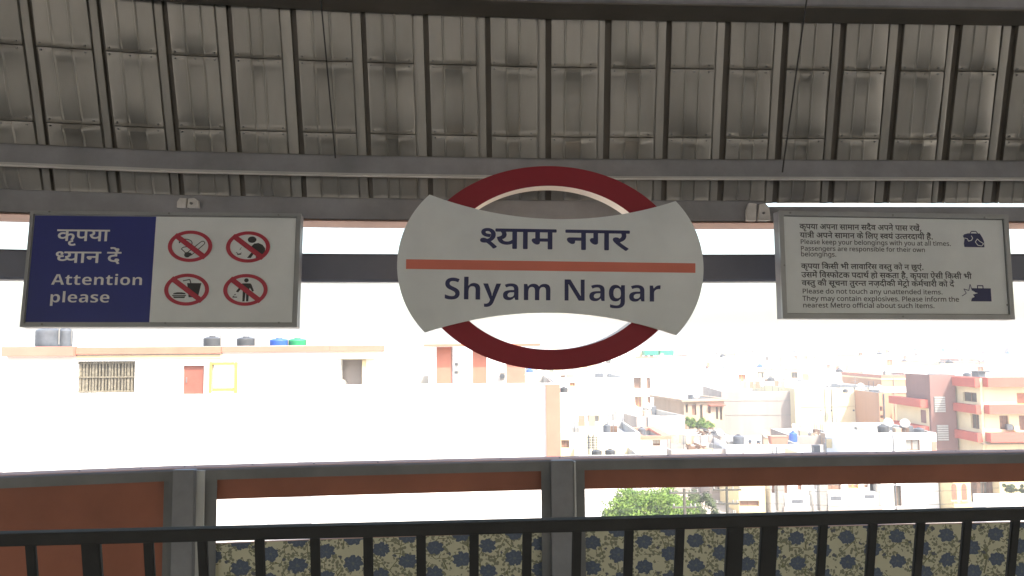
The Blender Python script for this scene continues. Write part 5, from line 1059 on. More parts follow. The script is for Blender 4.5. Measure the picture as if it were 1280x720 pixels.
PANE = {'dark': 'window_dark', 'brown': 'shutter_brown', 'orange': 'shutter_orange', 'door': 'door_salmon', 'grille': 'grey_grille', 'louver': 'louver'}
class House:
    def __init__(s, name, label, pl, pr, pytop, D, depth, wall, rot=0.0, z0=Z0, group=None, cat='building', wins=(), deep=0.22, roof='concrete', ztop=None):
        s.a = R(rot)
        p0 = onY(pl, hor(pl), D)
        s.o = Vector((p0.x, D, z0)); s.u = Vector((math.cos(s.a), math.sin(s.a), 0)); s.n = Vector((-math.sin(s.a), math.cos(s.a), 0))
        s.e = empty(name, s.o, s.a, label, cat, group)
        s.w = s.uv(pr, pytop)[0]
        s.h = s.uv((pl + pr) / 2, pytop)[1] if ztop is None else ztop - z0
        s.depth = depth
        s.deep = deep
        s.wins = []
        for wd in wins:
            x0, y0, x1, y1 = wd[:4]
            u0, zb = s.uv(x0, y1); u1, _ = s.uv(x1, y1); _, zt = s.uv(x0, y0)
            s.wins.append((max(.05, u0), max(.05, zb), min(s.w - .05, u1), min(s.h - .05, zt)) + tuple(wd[4:]))
        s.wins = [w for w in s.wins if w[2] - w[0] > .05 and w[3] - w[1] > .05]
        s.body(wall, roof)
        for w in s.wins: s.window(*w)
    def uv(s, px, py, off=0.0):
        d = ray(px, py)
        o = s.o + s.n * off
        t = (o - EYE).dot(s.n) / d.dot(s.n)
        q = EYE + d * t - s.o
        return q.dot(s.u), q.z
    def body(s, wall, roof):
        b = MB(); w, h, dp = s.w, s.h, s.depth
        H = [x[:4] for x in s.wins]
        xs = sorted({0.0, w, *[q for x in H for q in (x[0], x[2])]}); zs = sorted({0.0, h, *[q for x in H for q in (x[1], x[3])]})
        for i in range(len(xs) - 1):
            for j in range(len(zs) - 1):
                cx, cz = (xs[i] + xs[i + 1]) / 2, (zs[j] + zs[j + 1]) / 2
                if any(x[0] < cx < x[2] and x[1] < cz < x[3] for x in H): continue
                b.quad((xs[i], 0, zs[j]), (xs[i + 1], 0, zs[j]), (xs[i + 1], 0, zs[j + 1]), (xs[i], 0, zs[j + 1]))
        g = s.deep + 0.02
        for x0, z0, x1, z1 in H:
            b.quad((x0, 0, z0), (x0, g, z0), (x1, g, z0), (x1, 0, z0)); b.quad((x0, 0, z1), (x1, 0, z1), (x1, g, z1), (x0, g, z1))
            b.quad((x0, 0, z0), (x0, 0, z1), (x0, g, z1), (x0, g, z0)); b.quad((x1, 0, z0), (x1, g, z0), (x1, g, z1), (x1, 0, z1))
        b.quad((0, 0, 0), (0, 0, h), (0, dp, h), (0, dp, 0)); b.quad((w, 0, 0), (w, dp, 0), (w, dp, h), (w, 0, h))
        b.quad((0, dp, 0), (0, dp, h), (w, dp, h), (w, dp, 0))
        me = bpy.data.meshes.new('wall'); me.from_pydata(b.v, [], b.f)
        obj('wall', me, wall, s.e)
        r = MB(); t = 0.18                                    # roof deck inside a low parapet
        r.quad((t, t, h - 0.55), (w - t, t, h - 0.55), (w - t, dp - t, h - 0.55), (t, dp - t, h - 0.55))
        for (a, c) in (((t, t), (w - t, t)), ((w - t, t), (w - t, dp - t)), ((w - t, dp - t), (t, dp - t)), ((t, dp - t), (t, t))):
            r.quad((a[0], a[1], h - .55), (c[0], c[1], h - .55), (c[0], c[1], h), (a[0], a[1], h))
        for q in (((0, 0), (w, 0), (w - t, t), (t, t)), ((w, 0), (w, dp), (w - t, dp - t), (w - t, t)), ((w, dp), (0, dp), (t, dp - t), (w - t, dp - t)), ((0, dp), (0, 0), (t, t), (t, dp - t))):
            r.quad(*[(x, y, h) for x, y in q])
        me = bpy.data.meshes.new('roof'); me.from_pydata(r.v, [], r.f)
        obj('roof', me, roof, s.e)
    def window(s, x0, z0, x1, z1, kind='dark', shade=False, frame='white_wall'):
        g = s.deep
        if kind in ('door',):
            p = MB().box(x0, x1, g * .4, g * .4 + 0.04, z0, z1).build('door', PANE[kind], s.e)
            MB().box(x0 + .12 * (x1 - x0), x0 + .16 * (x1 - x0), g * .4 - 0.05, g * .4, (z0 + z1) / 2 - .1, (z0 + z1) / 2 + .1).build('handle', 'steel_dark', p)
        elif kind == 'grille':
            p = MB().quad((x0, g, z0), (x1, g, z0), (x1, g, z1), (x0, g, z1)).build('window', 'grey_grille', s.e)
            b = MB(); n = max(6, int((x1 - x0) / .12)); rr = random.Random(5)
            for i in range(n):
                x = x0 + (i + .5) * (x1 - x0) / n
                b.box(x - .018 - rr.random() * .03, x + .018 + rr.random() * .03, g * .5, g * .5 + .03, z0, z1)
            for k in (0.05, .5, .95):
                z = z0 + (z1 - z0) * k; b.box(x0, x1, g * .35, g * .35 + .03, z - .025, z + .025)
            b.build('window_grille', 'grille_bar', p)
        elif kind == 'open':
            p = MB().box(x0 - .3, x1 + .3, 0.5, 0.55, z0 - .3, z1 + .3).build('doorway_back', 'plaster_grey', s.e)  # shallow back panel added so the unlit doorway reads pale
        else:
            p = MB().quad((x0, g, z0), (x1, g, z0), (x1, g, z1), (x0, g, z1)).build('window', PANE[kind], s.e)
            if (x1 - x0) > .5:
                b = MB(); t = min(.06, (x1 - x0) * .06)
                for (a, c, d, e) in ((x0, x0 + t, z0, z1), (x1 - t, x1, z0, z1), ((x0 + x1) / 2 - t / 2, (x0 + x1) / 2 + t / 2, z0 + t, z1 - t), (x0 + t, x1 - t, z0, z0 + t), (x0 + t, x1 - t, z1 - t, z1)):
                    b.box(a, c, g - .05, g - .004, d, e)
                b.build('frame', 'shutter_brown' if kind != 'orange' else 'yellow_trim', p)
        if shade:
            MB().box(x0 - .15, x1 + .15, -0.45, -0.002, z1 + .04, z1 + .12).build('sunshade', 'white_wall', s.e)
    def band(s, name, pyA, pyB, m, proud=0.05, px0=None, px1=None, side=True, ref=None):
        ref = ref if ref is not None else (px0 if px0 is not None else None)
        cx = ref if ref is not None else s.refpx
        zt = s.uv(cx, pyA)[1]; zb = s.uv(cx, pyB)[1]
        a = -proud if px0 is None else s.uv(px0, pyA)[0]
        c = s.w + proud if px1 is None else s.uv(px1, pyA)[0]
        return MB().box(a, c, -proud, (s.depth + proud) if side and px0 is None and px1 is None else -0.002, zb, zt).build(name, m, s.e)
    def ring(s, name, zt, zb, m, proud=0.06, t=0.12):
        b = MB(); w, d = s.w, s.depth
        b.box(-proud, w + proud, -proud, t, zb, zt).box(-proud, w + proud, d - t, d + proud, zb, zt)
        b.box(-proud, t, t, d - t, zb, zt).box(w - t, w + proud, t, d - t, zb, zt)
        return b.build(name, m, s.e)
    def ringpx(s, name, px, pyA, pyB, m, proud=0.06, t=.12):
        zt, zb = s.uv(px, pyA, -proud)[1], s.uv(px, pyB, -proud)[1]
        return s.ring(name, zt, zb, m, proud, t)

def tank(px0, px1, py0, py1, D, m, label, group=None):
    """a lidded roof tank filling px0..px1, py0..py1 at distance D"""
    a, c = onY(px0, py1, D), onY(px1, py1, D); t = onY((px0 + px1) / 2, py0, D)
    r = (c.x - a.x) / 2; h = t.z - a.z
    e = empty('water_tank', ((a.x + c.x) / 2, D + r, a.z), 0, label, 'water tank', group)
    k = 20
    prof = [(r * .94, 0), (r, h * .06), (r * .985, h * .22), (r, h * .26), (r * .985, h * .42), (r, h * .46), (r * .985, h * .62), (r, h * .66), (r * .97, h * .78), (r * .60, h * .9)]
    MB().lathe(prof, k=k).build('drum', m, e, smooth=True)
    MB().lathe([(r * .34, h * .885), (r * .36, h * .93), (r * .34, h), (r * .1, h * 1.0)], k=14).build('lid', m, e, smooth=True)
    MB().tube((r * 1.05, -r * .2, h * .1), (r * 1.05, -r * .2, h * 1.05), r * .05, k=6).build('pipe', 'louver', e)
    return e

# --- left: near white building with salmon coping
A = House('white_apartment_block', 'white block at the left with a salmon roof coping and black, blue and green tanks', 9, 481, 433, 30, 11, 'white_wall',
          wins=[(95.5, 452, 168, 491.5, 'grille', False), (228, 457, 254.5, 493, 'door'), (264, 455.5, 294, 489, 'dark'), (426, 449, 457, 486, 'open')], deep=0.25)
w0 = A.wins
# the pale curtained window inside the yellow frame
def wpart(H, name, px0, py0, px1, py1, ya, yb, m, parent=None):
    u0, zb = H.uv(px0, py1); u1, zt = H.uv(px1, py0)
    return MB().box(u0, u1, ya, yb, zb, zt).build(name, m, parent or H.e)
for q in ((261.5, 452.5, 265.5, 491), (293, 452.5, 297.5, 491), (265.7, 452.5, 292.8, 455.5), (265.7, 485.5, 292.8, 488.5)):
    wpart(A, 'yellow_frame', *q, -0.045, -0.003, 'yellow_trim')
wpart(A, 'curtain', 265.8, 455.6, 292.7, 485.3, 0.05, 0.08, 'white_wall')
wpart(A, 'roof_coping', 8, 433, 97, 445.5, -0.30, -0.003, 'salmon_pale')
wpart(A, 'roof_coping', 97.3, 433, 278, 443, -0.16, -0.003, 'salmon')
wpart(A, 'roof_coping', 278.3, 432, 413, 440.5, -0.12, -0.003, 'salmon_pale')
wpart(A, 'roof_coping', 413.3, 431.6, 481, 439.5, -0.12, -0.003, 'salmon_pale')
wpart(A, 'under_coping', 97.3, 443.3, 278, 449, -0.08, -0.003, 'yellow_wall')
wpart(A, 'window_lintel', 422, 446.5, 470, 448.8, -0.25, -0.003, 'yellow_wall')
wpart(A, 'door_jamb', 453, 449.5, 457.5, 486, -0.08, -0.003, 'yellow_wall')
wpart(A, 'window_sill', 93, 491.7, 171, 494, -0.12, -0.003, 'white_wall')
zr_ = A.o.z + A.h
tank(37, 66, 407, 433.2, 30.6, 'tank_grey', 'tall grey water tank at the far left of the white roof')
tank(68.5, 85, 408, 433.2, 31.2, 'tank_grey', 'narrow grey water tank just right of the tall grey one')
tank(250.5, 272, 420, 433, 30.5, 'tank_black', 'black water tank on the white roof, left one of the black pair', 'black tanks on the white roof')
tank(292.5, 315, 420.5, 433, 30.5, 'tank_black', 'black water tank on the white roof, beside the blue tank', 'black tanks on the white roof')
tank(334, 357, 422.5, 433, 30.5, 'tank_blue', 'blue water tank standing on the white roof')
tank(357.5, 380, 422.5, 433, 30.7, 'tank_green', 'green water tank standing beside the blue tank')

B = House('white_terrace_block', 'white blank terrace block behind the parapet with a salmon corner pier', 392, 700, 482, 26, 9.5, 'white_wall')
wpart(B, 'corner_pier', 684.5, 480.5, 699.8, 700, -0.10, 0.5, 'salmon_pale')
B.ring('wall_coping', B.h + 0.05, B.h + 0.001, 'white_wall', 0.04)
C_ = empty('roof_pergola', onY(532, 486, 29), 0, 'salmon pillared pergola on the terrace, half hidden behind the round sign', 'pergola')
def cpart(name, px0, py0, px1, py1, ya, yb, m):
    o = C_.location
    a, c = onY(px0, py1, 29), onY(px1, py0, 29)
    return MB().box(a.x - o.x, c.x - o.x, ya, yb, a.z - o.z, c.z - o.z).build(name, m, C_)
cpart('roof_slab', 531.5, 429.2, 675, 433.5, -0.45, 2.6, 'salmon')
for q in ((545.5, 563.5), (591, 607.5)): cpart('pillar', q[0], 433.6, q[1], 500, 0.0, 0.5, 'salmon')
cpart('pillar', 633, 433.6, 656, 500, 0.0, 0.6, 'salmon_pale')
cpart('pillar', 545.5, 433.6, 560, 500, 2.0, 2.5, 'white_wall')
for i, (a, c, d, e) in enumerate(((568, 452.5, 573.5, 457), (568, 463, 573.5, 467), (625, 465.5, 631.5, 475))):
    p = onY(a, e, 33); q = onY(c if False else d, c if False else 0, 33)
    x1 = onY(d, e, 33).x; zt = onY(a, c, 33).z if False else onY(a, c if c > 400 else 450, 33).z
    b = MB().box(0, x1 - p.x, 0, .3, 0, zt - p.z)
    o = b.build('air_conditioner', 'louver', None, bevel=.02, loc=p)
    MB().tube(((x1 - p.x) * .45, -0.01, (zt - p.z) / 2), ((x1 - p.x) * .45, -0.002, (zt - p.z) / 2), abs(zt - p.z) * .33, k=14).build('fan_grille', 'tank_grey', o)
    tag(o, ['upper small grey air conditioner seen between the pergola pillars', 'lower small grey air conditioner seen between the pergola pillars', 'grey cooler box between the second and third pergola pillars'][i], 'air conditioner')
# a wall that the air conditioners hang on
House('white_stair_house', 'white stair room wall behind the pergola pillars', 536, 640, 446, 33.35, 4, 'white_wall')
tank(700.5, 710, 483.5, 491, 42, 'tank_black', 'small dark tank just right of the salmon corner pier')

# --- right: mid-distance buildings, from the pier to the red block
D_ = House('white_house', 'plain white house right of the salmon pier with a slatted vent panel', 690, 782, 472, 84, 14, 'white_wall', wins=[(735, 519, 752, 535, 'louver', True), (712, 478, 719, 483, 'orange')], rot=0)
G1 = House('cream_house', 'cream yellow low house with a pierced vent screen right of the pier', 695, 800, 541, 60, 9, 'cream_wall', wins=[(701.5, 550, 711.5, 560, 'brown')])
ub = []
vs_ = empty('vent_screen', Vector((G1.uv(733, 545)[0], -0.012, G1.uv(733, 563)[1])), 0)
vs_.parent = G1.e
for r in range(5):
    for c in range(5):
        u0, zb = G1.uv(734.2 + c * 2.6 + (r % 2) * .4, 547.9 + r * 3.2); u1, zt = G1.uv(736.0 + c * 2.6 + (r % 2) * .4, 545.6 + r * 3.2)
        ub.append((u0, u1, zb, zt))
b = MB()
for u0, u1, zb, zt in ub: b.box(u0 - vs_.location.x, u1 - vs_.location.x, 0.0, 0.010, zb - vs_.location.z, zt - vs_.location.z)
b.build('vent_hole', 'tank_black', vs_)
tank(754.5, 763.5, 530, 541, 61.5, 'tank_grey', 'grey tank right of the slatted vent panel')
tank(740, 753, 562.5, 570, 56, 'tank_black', 'low dark tank, left of two just above the parapet rail')
tank(757, 770, 562, 570, 56, 'tank_black', 'low dark tank, right of two just above the parapet rail')
House('low_white_house', 'low white house whose roof carries two dark tanks above the parapet', 722, 800, 569, 55.5, 6, 'white_wall')
E1 = House('tall_white_house', 'tall white house with brown shuttered windows and teal sheets on its roof', 778, 882, 449, 118, 16, 'white_wall', rot=-6,
           wins=[(792.5, 472, 801, 485.5, 'brown', True), (808.5, 472, 813, 485.5, 'brown'), (794, 496, 802, 509.5, 'orange', True), (809.5, 496, 813.5, 510, 'brown')])
E1.ring('roof_coping', E1.h + .1, E1.h - .25, 'white_wall', .08)
wpart(E1, 'window_surround', 801.5, 470.5, 808, 486, -0.10, -0.003, 'yellow_wall'); wpart(E1, 'window_surround', 802.5, 494.5, 809, 510, -0.10, -0.003, 'yellow_wall')
wpart(E1, 'red_lintel', 794, 445.5, 822, 447.5, -0.4, -0.003, 'salmon')
for i, (a, c) in enumerate(((806, 823), (825.5, 842))):
    p = onY(a, 446, 120); q = onY(c, 438, 120)
    e = empty('roof_sheet_shed', p, 0, ['left', 'right'][i] + ' one of two bright teal sheet sheds on the tall white roof', 'shed', 'teal sheet sheds')
    MB().box(0, q.x - p.x, 0, 3, q.z - p.z - .7, q.z - p.z).build('sheet_wall', 'teal_sheet', e)
    b = MB()
    for x in (0.1, q.x - p.x - .2): b.box(x, x + .1, .1, .2, -1.2, q.z - p.z - .7)
    b.build('leg_frame', 'steel_dark', e)
tank(779.5, 785.5, 448, 454, 119, 'tank_grey', 'pale grey tank at the left end of the tall white roof')
F1 = House('raw_plaster_wall_house', 'beige bare plaster building sloping behind a dark tank', 794, 856, 520, 80, 12, 'plaster_grey', rot=10)
tank(798, 808, 534, 546, 67.5, 'tank_grey', 'dark grey tank on the salmon roofed hut')
F2 = House('salmon_roof_hut', 'small white hut with a salmon roof slab and one brown window', 798, 833, 546, 66, 7, 'white_wall', wins=[(816, 550, 825.5, 557.5, 'brown')])
F2.ringpx('roof_slab', 815, 545.5, 549, 'salmon', 0.35, .3)
F2r = House('beige_row_house', 'beige old house front with a row of dark door openings above the green bush', 853, 905, 500, 92, 9, 'beige_wall', rot=12,
            wins=[(857, 505, 860, 516, 'dark'), (865, 505, 870.5, 519, 'brown'), (875, 506, 878.5, 523, 'dark'), (885, 507, 888.5, 517, 'brown'), (895, 509, 898, 524, 'dark'), (900, 509, 903, 525, 'dark')])
F2r.ring('roof_slab', F2r.h + .12, F2r.h - .12, 'beige_wall', .4)
wpart(F2r, 'red_lintel', 885, 505.5, 905, 507.3, -.5, -.003, 'red_band')
H1_ = House('grey_unfinished_block', 'large pale grey unplastered block in the middle distance', 900, 991, 489, 100, 14, 'plaster_grey', rot=-4)
for py in (500, 518): H1_.ringpx('floor_band', 945, py, py + 1.2, 'louver', .04)
H2_ = House('cream_sunlit_block', 'cream yellow block lit by the sun right of the grey unplastered block', 991.5, 1100, 485, 98, 14, 'cream_wall', rot=4)  # bright side of the grey block; sunlight on it put in the cream colour
wpart(H2_, 'floor_band', 1000, 507, 1090, 509, -.06, -.003, 'yellow_wall'); wpart(H2_, 'floor_band', 995, 530, 1098, 541, -.05, -.003, 'yellow_wall')
for i, x in enumerate((1025, 1038, 1066)): wpart(H2_, 'vent_hole', x, 512, x + 2, 514, -.02, -.003, 'tank_grey')
for i, x in enumerate((1067, 1076, 1084)): wpart(H2_, 'vent_hole', x, 484.5, x + 2, 487, -.02, -.003, 'tank_grey')
tank(1055, 1061, 486, 491, 96, 'tank_grey', 'small pale grey tank in front of the cream block')
I1 = House('white_house', 'white house with one orange shutter above the grey unplastered block', 868, 942, 462, 150, 14, 'white_wall', wins=[(908.5, 471, 919, 484, 'orange'), (899.5, 470, 901, 484, 'dark')])
I1.ring('roof_coping', I1.h + .1, I1.h - .3, 'white_wall', .1)
Q1 = House('yellow_roofed_house', 'pale yellow narrow house behind the cream block beside the red one', 1096, 1114, 491, 92, 9, 'peach_wall', wins=[(1097, 508, 1103, 514, 'brown'), (1098, 519, 1104, 523, 'brown')])
P1 = House('peach_house', 'peach house with a dark covered balcony just left of the red block', 1100, 1161, 470, 100, 12, 'peach_wall', wins=[(1141, 474, 1155, 482.5, 'dark'), (1108, 499, 1112.5, 507, 'orange')])
P1.ringpx('floor_band', 1130, 472.5, 474.5, 'cream_wall', .06); P1.ringpx('floor_band', 1130, 483.5, 491, 'white_wall', .1)
P1.ring('roof_coping', P1.h + .15, P1.h - .2, 'salmon_pale', .06)
wpart(P1, 'balcony_roof', 1137, 473, 1157, 474.2, -.8, -.003, 'steel_dark')

# red banded block: side wing, stair tower, short side facet and the long front
def merge(src, dst):
    mi = dst.e.matrix_basis.inverted()
    for c in list(src.e.children):
        w = src.e.matrix_basis @ c.matrix_basis
        c.parent = dst.e
        c.matrix_basis = mi @ w
    bpy.data.objects.remove(src.e)
KZ = -1.68
K1 = House('red_banded_block', 'cream block with three red bands and a brown stair tower at the right edge', 1226, 1540, 472, 78, 12, 'cream_wall',
           wins=[(1271.5, 491, 1300, 505, 'orange'), (1250, 519.5, 1261.5, 537, 'brown'), (1274.5, 519.5, 1288, 538, 'brown'), (1310, 519, 1322, 537, 'brown')], ztop=KZ)
KF = House('facet', None, 1185.7, 1224.5, 472, 83.2, .24, 'cream_wall', rot=-90, wins=[(1204, 489.5, 1221, 501, 'dark'), (1214, 517, 1224.3, 535, 'dark')], ztop=KZ)
KW = House('wing', None, 1117, 1160, 498, 89.3, 3.0, 'cream_wall', rot=-90, wins=[(1151, 512, 1158, 528, 'dark')], z0=Z0, ztop=-4.9)
KT = House('tower', None, 1160, 1193.4, 470, 82, 5, 'tower_brown', ztop=KZ + .22)
def bands(Hh, px, rows, m, proud):
    for a, c in rows:
        zt, zb = Hh.uv(px, a)[1], Hh.uv(px, c)[1]
        MB().box(-0.02, Hh.w + .02, -proud, -0.004, zb, zt).build('red_band', m, Hh.e)
bands(K1, 1260, ((471.5, 483), (505.5, 516.5), (540, 551.5)), 'red_band', .9)
bands(KF, 1210, ((471.5, 483), (504.8, 515), (538.5, 549)), 'red_band', .5)
bands(KW, 1140, ((497, 506.5), (529, 537.5)), 'red_band', .8)
for q in ((1168, 495.5, 1181, 515.5), (1171.5, 531, 1185, 551)):
    u0, zb = KT.uv(q[0], q[3]); u1, zt = KT.uv(q[2], q[1])
    lo = MB().box(u0, u1, -.06, -.004, zb, zt).build('louver_panel', 'louver', KT.e)
    b = MB(); n = 7
    for i in range(n):
        z = zb + (zt - zb) * (i + .5) / n; b.box(u0 + .05, u1 - .05, -.12, -.062, z - .04, z + .05)
    b.build('louver_slats', 'steel_light', lo)
wpart(K1, 'ground_floor_ledge', 1226, 553.5, 1280, 555, -.5, -.003, 'beige_wall')
ac = wpart(K1, 'air_conditioner', 1264, 532, 1270.5, 537.5, -.5, -.003, 'yellow_wall')
ac2 = wpart(K1, 'air_conditioner', 1256, 530, 1262.5, 537, -.45, -.003, 'tank_grey')
K1.ring('roof_coping', K1.h + .08, K1.h + .002, 'salmon_pale', 0.1)
for h in (KF, KW, KT): merge(h, K1)
tank(1207, 1216, 465.5, 471.8, 84, 'tank_grey', 'round grey tank on the red banded block, left of the dark roof shed')
e = empty('roof_shed', onY(1222, 472, 81), 0, 'small dark shed with a flat overhanging sheet on the red banded block', 'shed')
MB().box(.1, .8, 0, 1.2, 0, .55).build('wall', 'tank_grey', e); MB().box(-.1, 1.15, -.2, 1.4, .552, .64).build('sheet_roof', 'tank_black', e)

# white house in front of the red block
L1 = House('white_front_house', 'white house with one curtained window in front of the red banded block', 1080, 1170, 541, 66, 9, 'white_wall', wins=[(1132.5, 549.5, 1151, 563.5, 'louver'), (1118, 607, 1128, 633, 'dark')])
wpart(L1, 'window_sill', 1130, 563.7, 1153, 565, -.15, -.003, 'white_wall')
wpart(L1, 'corner_strip', 1166.5, 552, 1170, 600, -.05, -.003, 'salmon_pale')
tank(1100.5, 1114, 531, 542, 67, 'tank_black', 'boxy dark tank on the white front house left of its round tank')
tank(1146, 1158, 535, 541.5, 67, 'tank_grey', 'low round grey tank on the white front house under the red band')

# low roofs and odds and ends just above the parapet
R1 = House('beige_gable_house', 'low beige walled house under the cream block', 985, 1052, 545, 85, 8, 'plaster_grey', rot=-3)
R2 = House('small_beige_hut', 'small beige hut with two brown door openings left of the white front house', 1050, 1081, 548, 79, 6, 'beige_wall', wins=[(1069, 554, 1073, 563, 'dark'), (1075, 552, 1079.5, 562, 'brown')])
R3 = House('flat_roof_shed', 'low pale flat roofed shed above the parapet rail in the middle', 836, 912, 562, 76, 5, 'plaster_grey', rot=6)
R4 = House('flat_roof_shed', 'low white flat roof right of the scrap pile carrying the grey tank', 905, 1000, 556, 76, 8, 'white_wall', rot=-2)
R5 = House('low_cream_roof', 'low cream roof in front of the beige gable house', 995, 1085, 566, 72, 6, 'cream_wall')
tank(918.5, 932, 543.5, 556.5, 77, 'tank_grey', 'grey roof tank standing alone below the grey unplastered block')
tank(988.5, 998, 539.5, 553, 80, 'tank_blue', 'dark blue round tank beside the salmon planter')
def trough(px0, px1, py0, py1, D, m, label):
    a, c, t = onY(px0, py1, D), onY(px1, py1, D), onY(px0, py0, D)
    w = c.x - a.x; h = t.z - a.z
    e = empty('planter_trough', a, 0, label, 'planter')
    b = MB(); b.prism([(w * .06, 0), (w * .92, 0), (w, h), (0, h)], 0, .9); b.build('trough', m, e, bevel=.03)
    MB().box(w * .02, w * .98, -.04, .94, h + .002, h + .08).build('rim', 'salmon_pale', e)
trough(963.5, 986, 546.5, 556, 77, 'salmon', 'salmon boat-shaped planter on a pale roof beside the dark blue tank')
def scrap(px0, px1, py0, py1, D, n, label, seed, mats=('rust', 'beige_wall', 'tank_grey')):
    a, c, t = onY(px0, py1, D), onY(px1, py1, D), onY(px0, py0, D)
    w = c.x - a.x; h = t.z - a.z
    e = empty('scrap_heap', a, 0, label, 'scrap heap'); rr = random.Random(seed)
    for i in range(n):
        l = rr.uniform(.3, .9) * w * .4
        me = MB().box(-l / 2, l / 2, -.12, .12, -h * rr.uniform(.06, .22), h * rr.uniform(.06, .22))
        me.build('beam_offcut' if i % 2 else 'crate', mats[i % len(mats)], e, loc=(rr.uniform(.1, .9) * w, rr.uniform(0, 1.6), h * rr.uniform(.12, .8)), rot=(0, rr.uniform(-.5, .5), rr.uniform(-1, 1)))
House('low_grey_roof', 'low grey roof that carries the dark brown scrap heap', 848, 912, 544.5, 82, 6, 'plaster_grey')
scrap(870, 904, 535, 544.5, 83, 16, 'dark brown scrap heap beneath the green bush by the row house', 4, ('rust', 'rust', 'beige_wall', 'tank_black'))
scrap(852, 891, 555, 567, 76.6, 14, 'brown timber scrap heap just above the parapet rail', 6, ('rust', 'beige_wall'))
scrap(935, 956, 550, 562, 76.6, 11, 'rusty crate and offcuts left of the salmon planter', 9)
scrap(1016, 1034, 540, 547, 86, 7, 'small scrap bits on the beige gable house roof', 12, ('beige_wall', 'louver'))

# houses seen in the slot between the panels and the railing
V1 = House('yellow_compound_house', 'yellow house with a dark slotted band right of the utility poles', 918, 956, 600, 66, 8, 'yellow_wall', wins=[(921, 626, 949, 633, 'brown')])
V2 = House('white_porch_house', 'white house with brown windows and one small name slot left of its white twin', 958, 1010, 598, 66, 8, 'white_wall', wins=[(964, 598, 969.5, 616.5, 'brown'), (978, 598, 985, 617, 'brown'), (997, 598, 1003, 613, 'brown')])
wpart(V2, 'gate_pier', 970, 600, 977, 637, -.6, -.003, 'louver'); wpart(V2, 'balcony_wall', 978, 618, 1008, 631, -.7, -.003, 'white_wall')
wpart(V2, 'plinth', 976, 631, 1010, 637, -.75, -.003, 'plaster_grey'); wpart(V2, 'name_slot', 986, 622.5, 1000, 627, -.72, -.7005, 'tank_grey')
V3 = House('white_porch_house', 'white house with wide brown windows and two name slots beside the blank white house', 1011, 1099, 598, 66, 8, 'white_wall', wins=[(1012, 598, 1020, 612, 'brown'), (1032, 598, 1052, 613, 'brown'), (1060, 598, 1074, 611, 'orange'), (1080, 598, 1086, 610, 'brown')])
wpart(V3, 'gate_pier', 1022, 600, 1031, 637, -.6, -.003, 'louver'); wpart(V3, 'balcony_wall', 1031.5, 613.5, 1092, 630, -.7, -.003, 'white_wall')
wpart(V3, 'plinth', 1031, 630.2, 1098, 637, -.75, -.003, 'plaster_grey'); wpart(V3, 'name_slot', 1034, 618, 1047, 623.5, -.72, -.7005, 'tank_grey'); wpart(V3, 'name_slot', 1076, 616.5, 1088, 621, -.72, -.7005, 'tank_grey')
wpart(V3, 'gate_pier', 1092.5, 600, 1096, 634, -.6, -.003, 'louver')
V4 = House('cream_gate_house', 'cream gate house with two tall arched openings right of the white front house', 1183, 1213, 600, 64, 3, 'yellow_wall')
for a in (1190, 1202.5):
    u0, zb = V4.uv(a, 625); u1, zt = V4.uv(a + 5.6, 609.5); r = (u1 - u0) / 2
    arch = [(u0, zb), (u1, zb), (u1, zt)] + [(u0 + r + r * math.cos(math.pi * i / 8), zt + r * 1.6 * math.sin(math.pi * i / 8)) for i in range(1, 8)] + [(u0, zt)]
    w_ = MB(); w_.prism(arch, -.03, -.004); w_ = w_.build('arched_window', 'shutter_brown', V4.e)
    MB().box(u0 - .08, u1 + .08, -.12, -.004, zb - .08, zb - .004).build('sill', 'cream_wall', w_)
V5 = House('brown_shed', 'brown timber shed behind the cream gate house', 1212, 1241, 596, 70, 5, 'rust', wins=[(1216, 600, 1222, 612, 'dark'), (1226, 602, 1236, 618, 'dark')])
V6 = House('cream_wall_house', 'cream wall with two shrubs before it at the right edge under the parapet', 1240, 1420, 596, 69, 6, 'yellow_wall')
V7 = House('white_ledge_roof', 'low white flat roof at the right edge just above the railing', 1222, 1440, 622, 52, 1.5, 'white_wall', rot=-2)
V8 = House('pinkish_plaster_house', 'pinkish grey plaster house behind the two utility poles', 884, 922, 598, 72, 8, 'plaster_grey', wins=[(897, 609, 905, 613, 'dark')])
e = empty('awning', onY(741, 629, 60), 0, 'grey blue awning left of the leafy tree', 'awning')
MB().quad((0, 0, .45), (.9, 0, .05), (.9, 1.0, .25), (0, 1.0, .65)).quad((0, 0, .42), (0, 1.0, .62), (.9, 1.0, .22), (.9, 0, .02)).build('sheet', 'tank_grey', e)
MB().tube((.05, .05, .4), (.05, .05, -1.8), .03, k=6).tube((.85, .05, .05), (.85, .05, -1.8), .03, k=6).build('leg_frame', 'steel_grey', e)

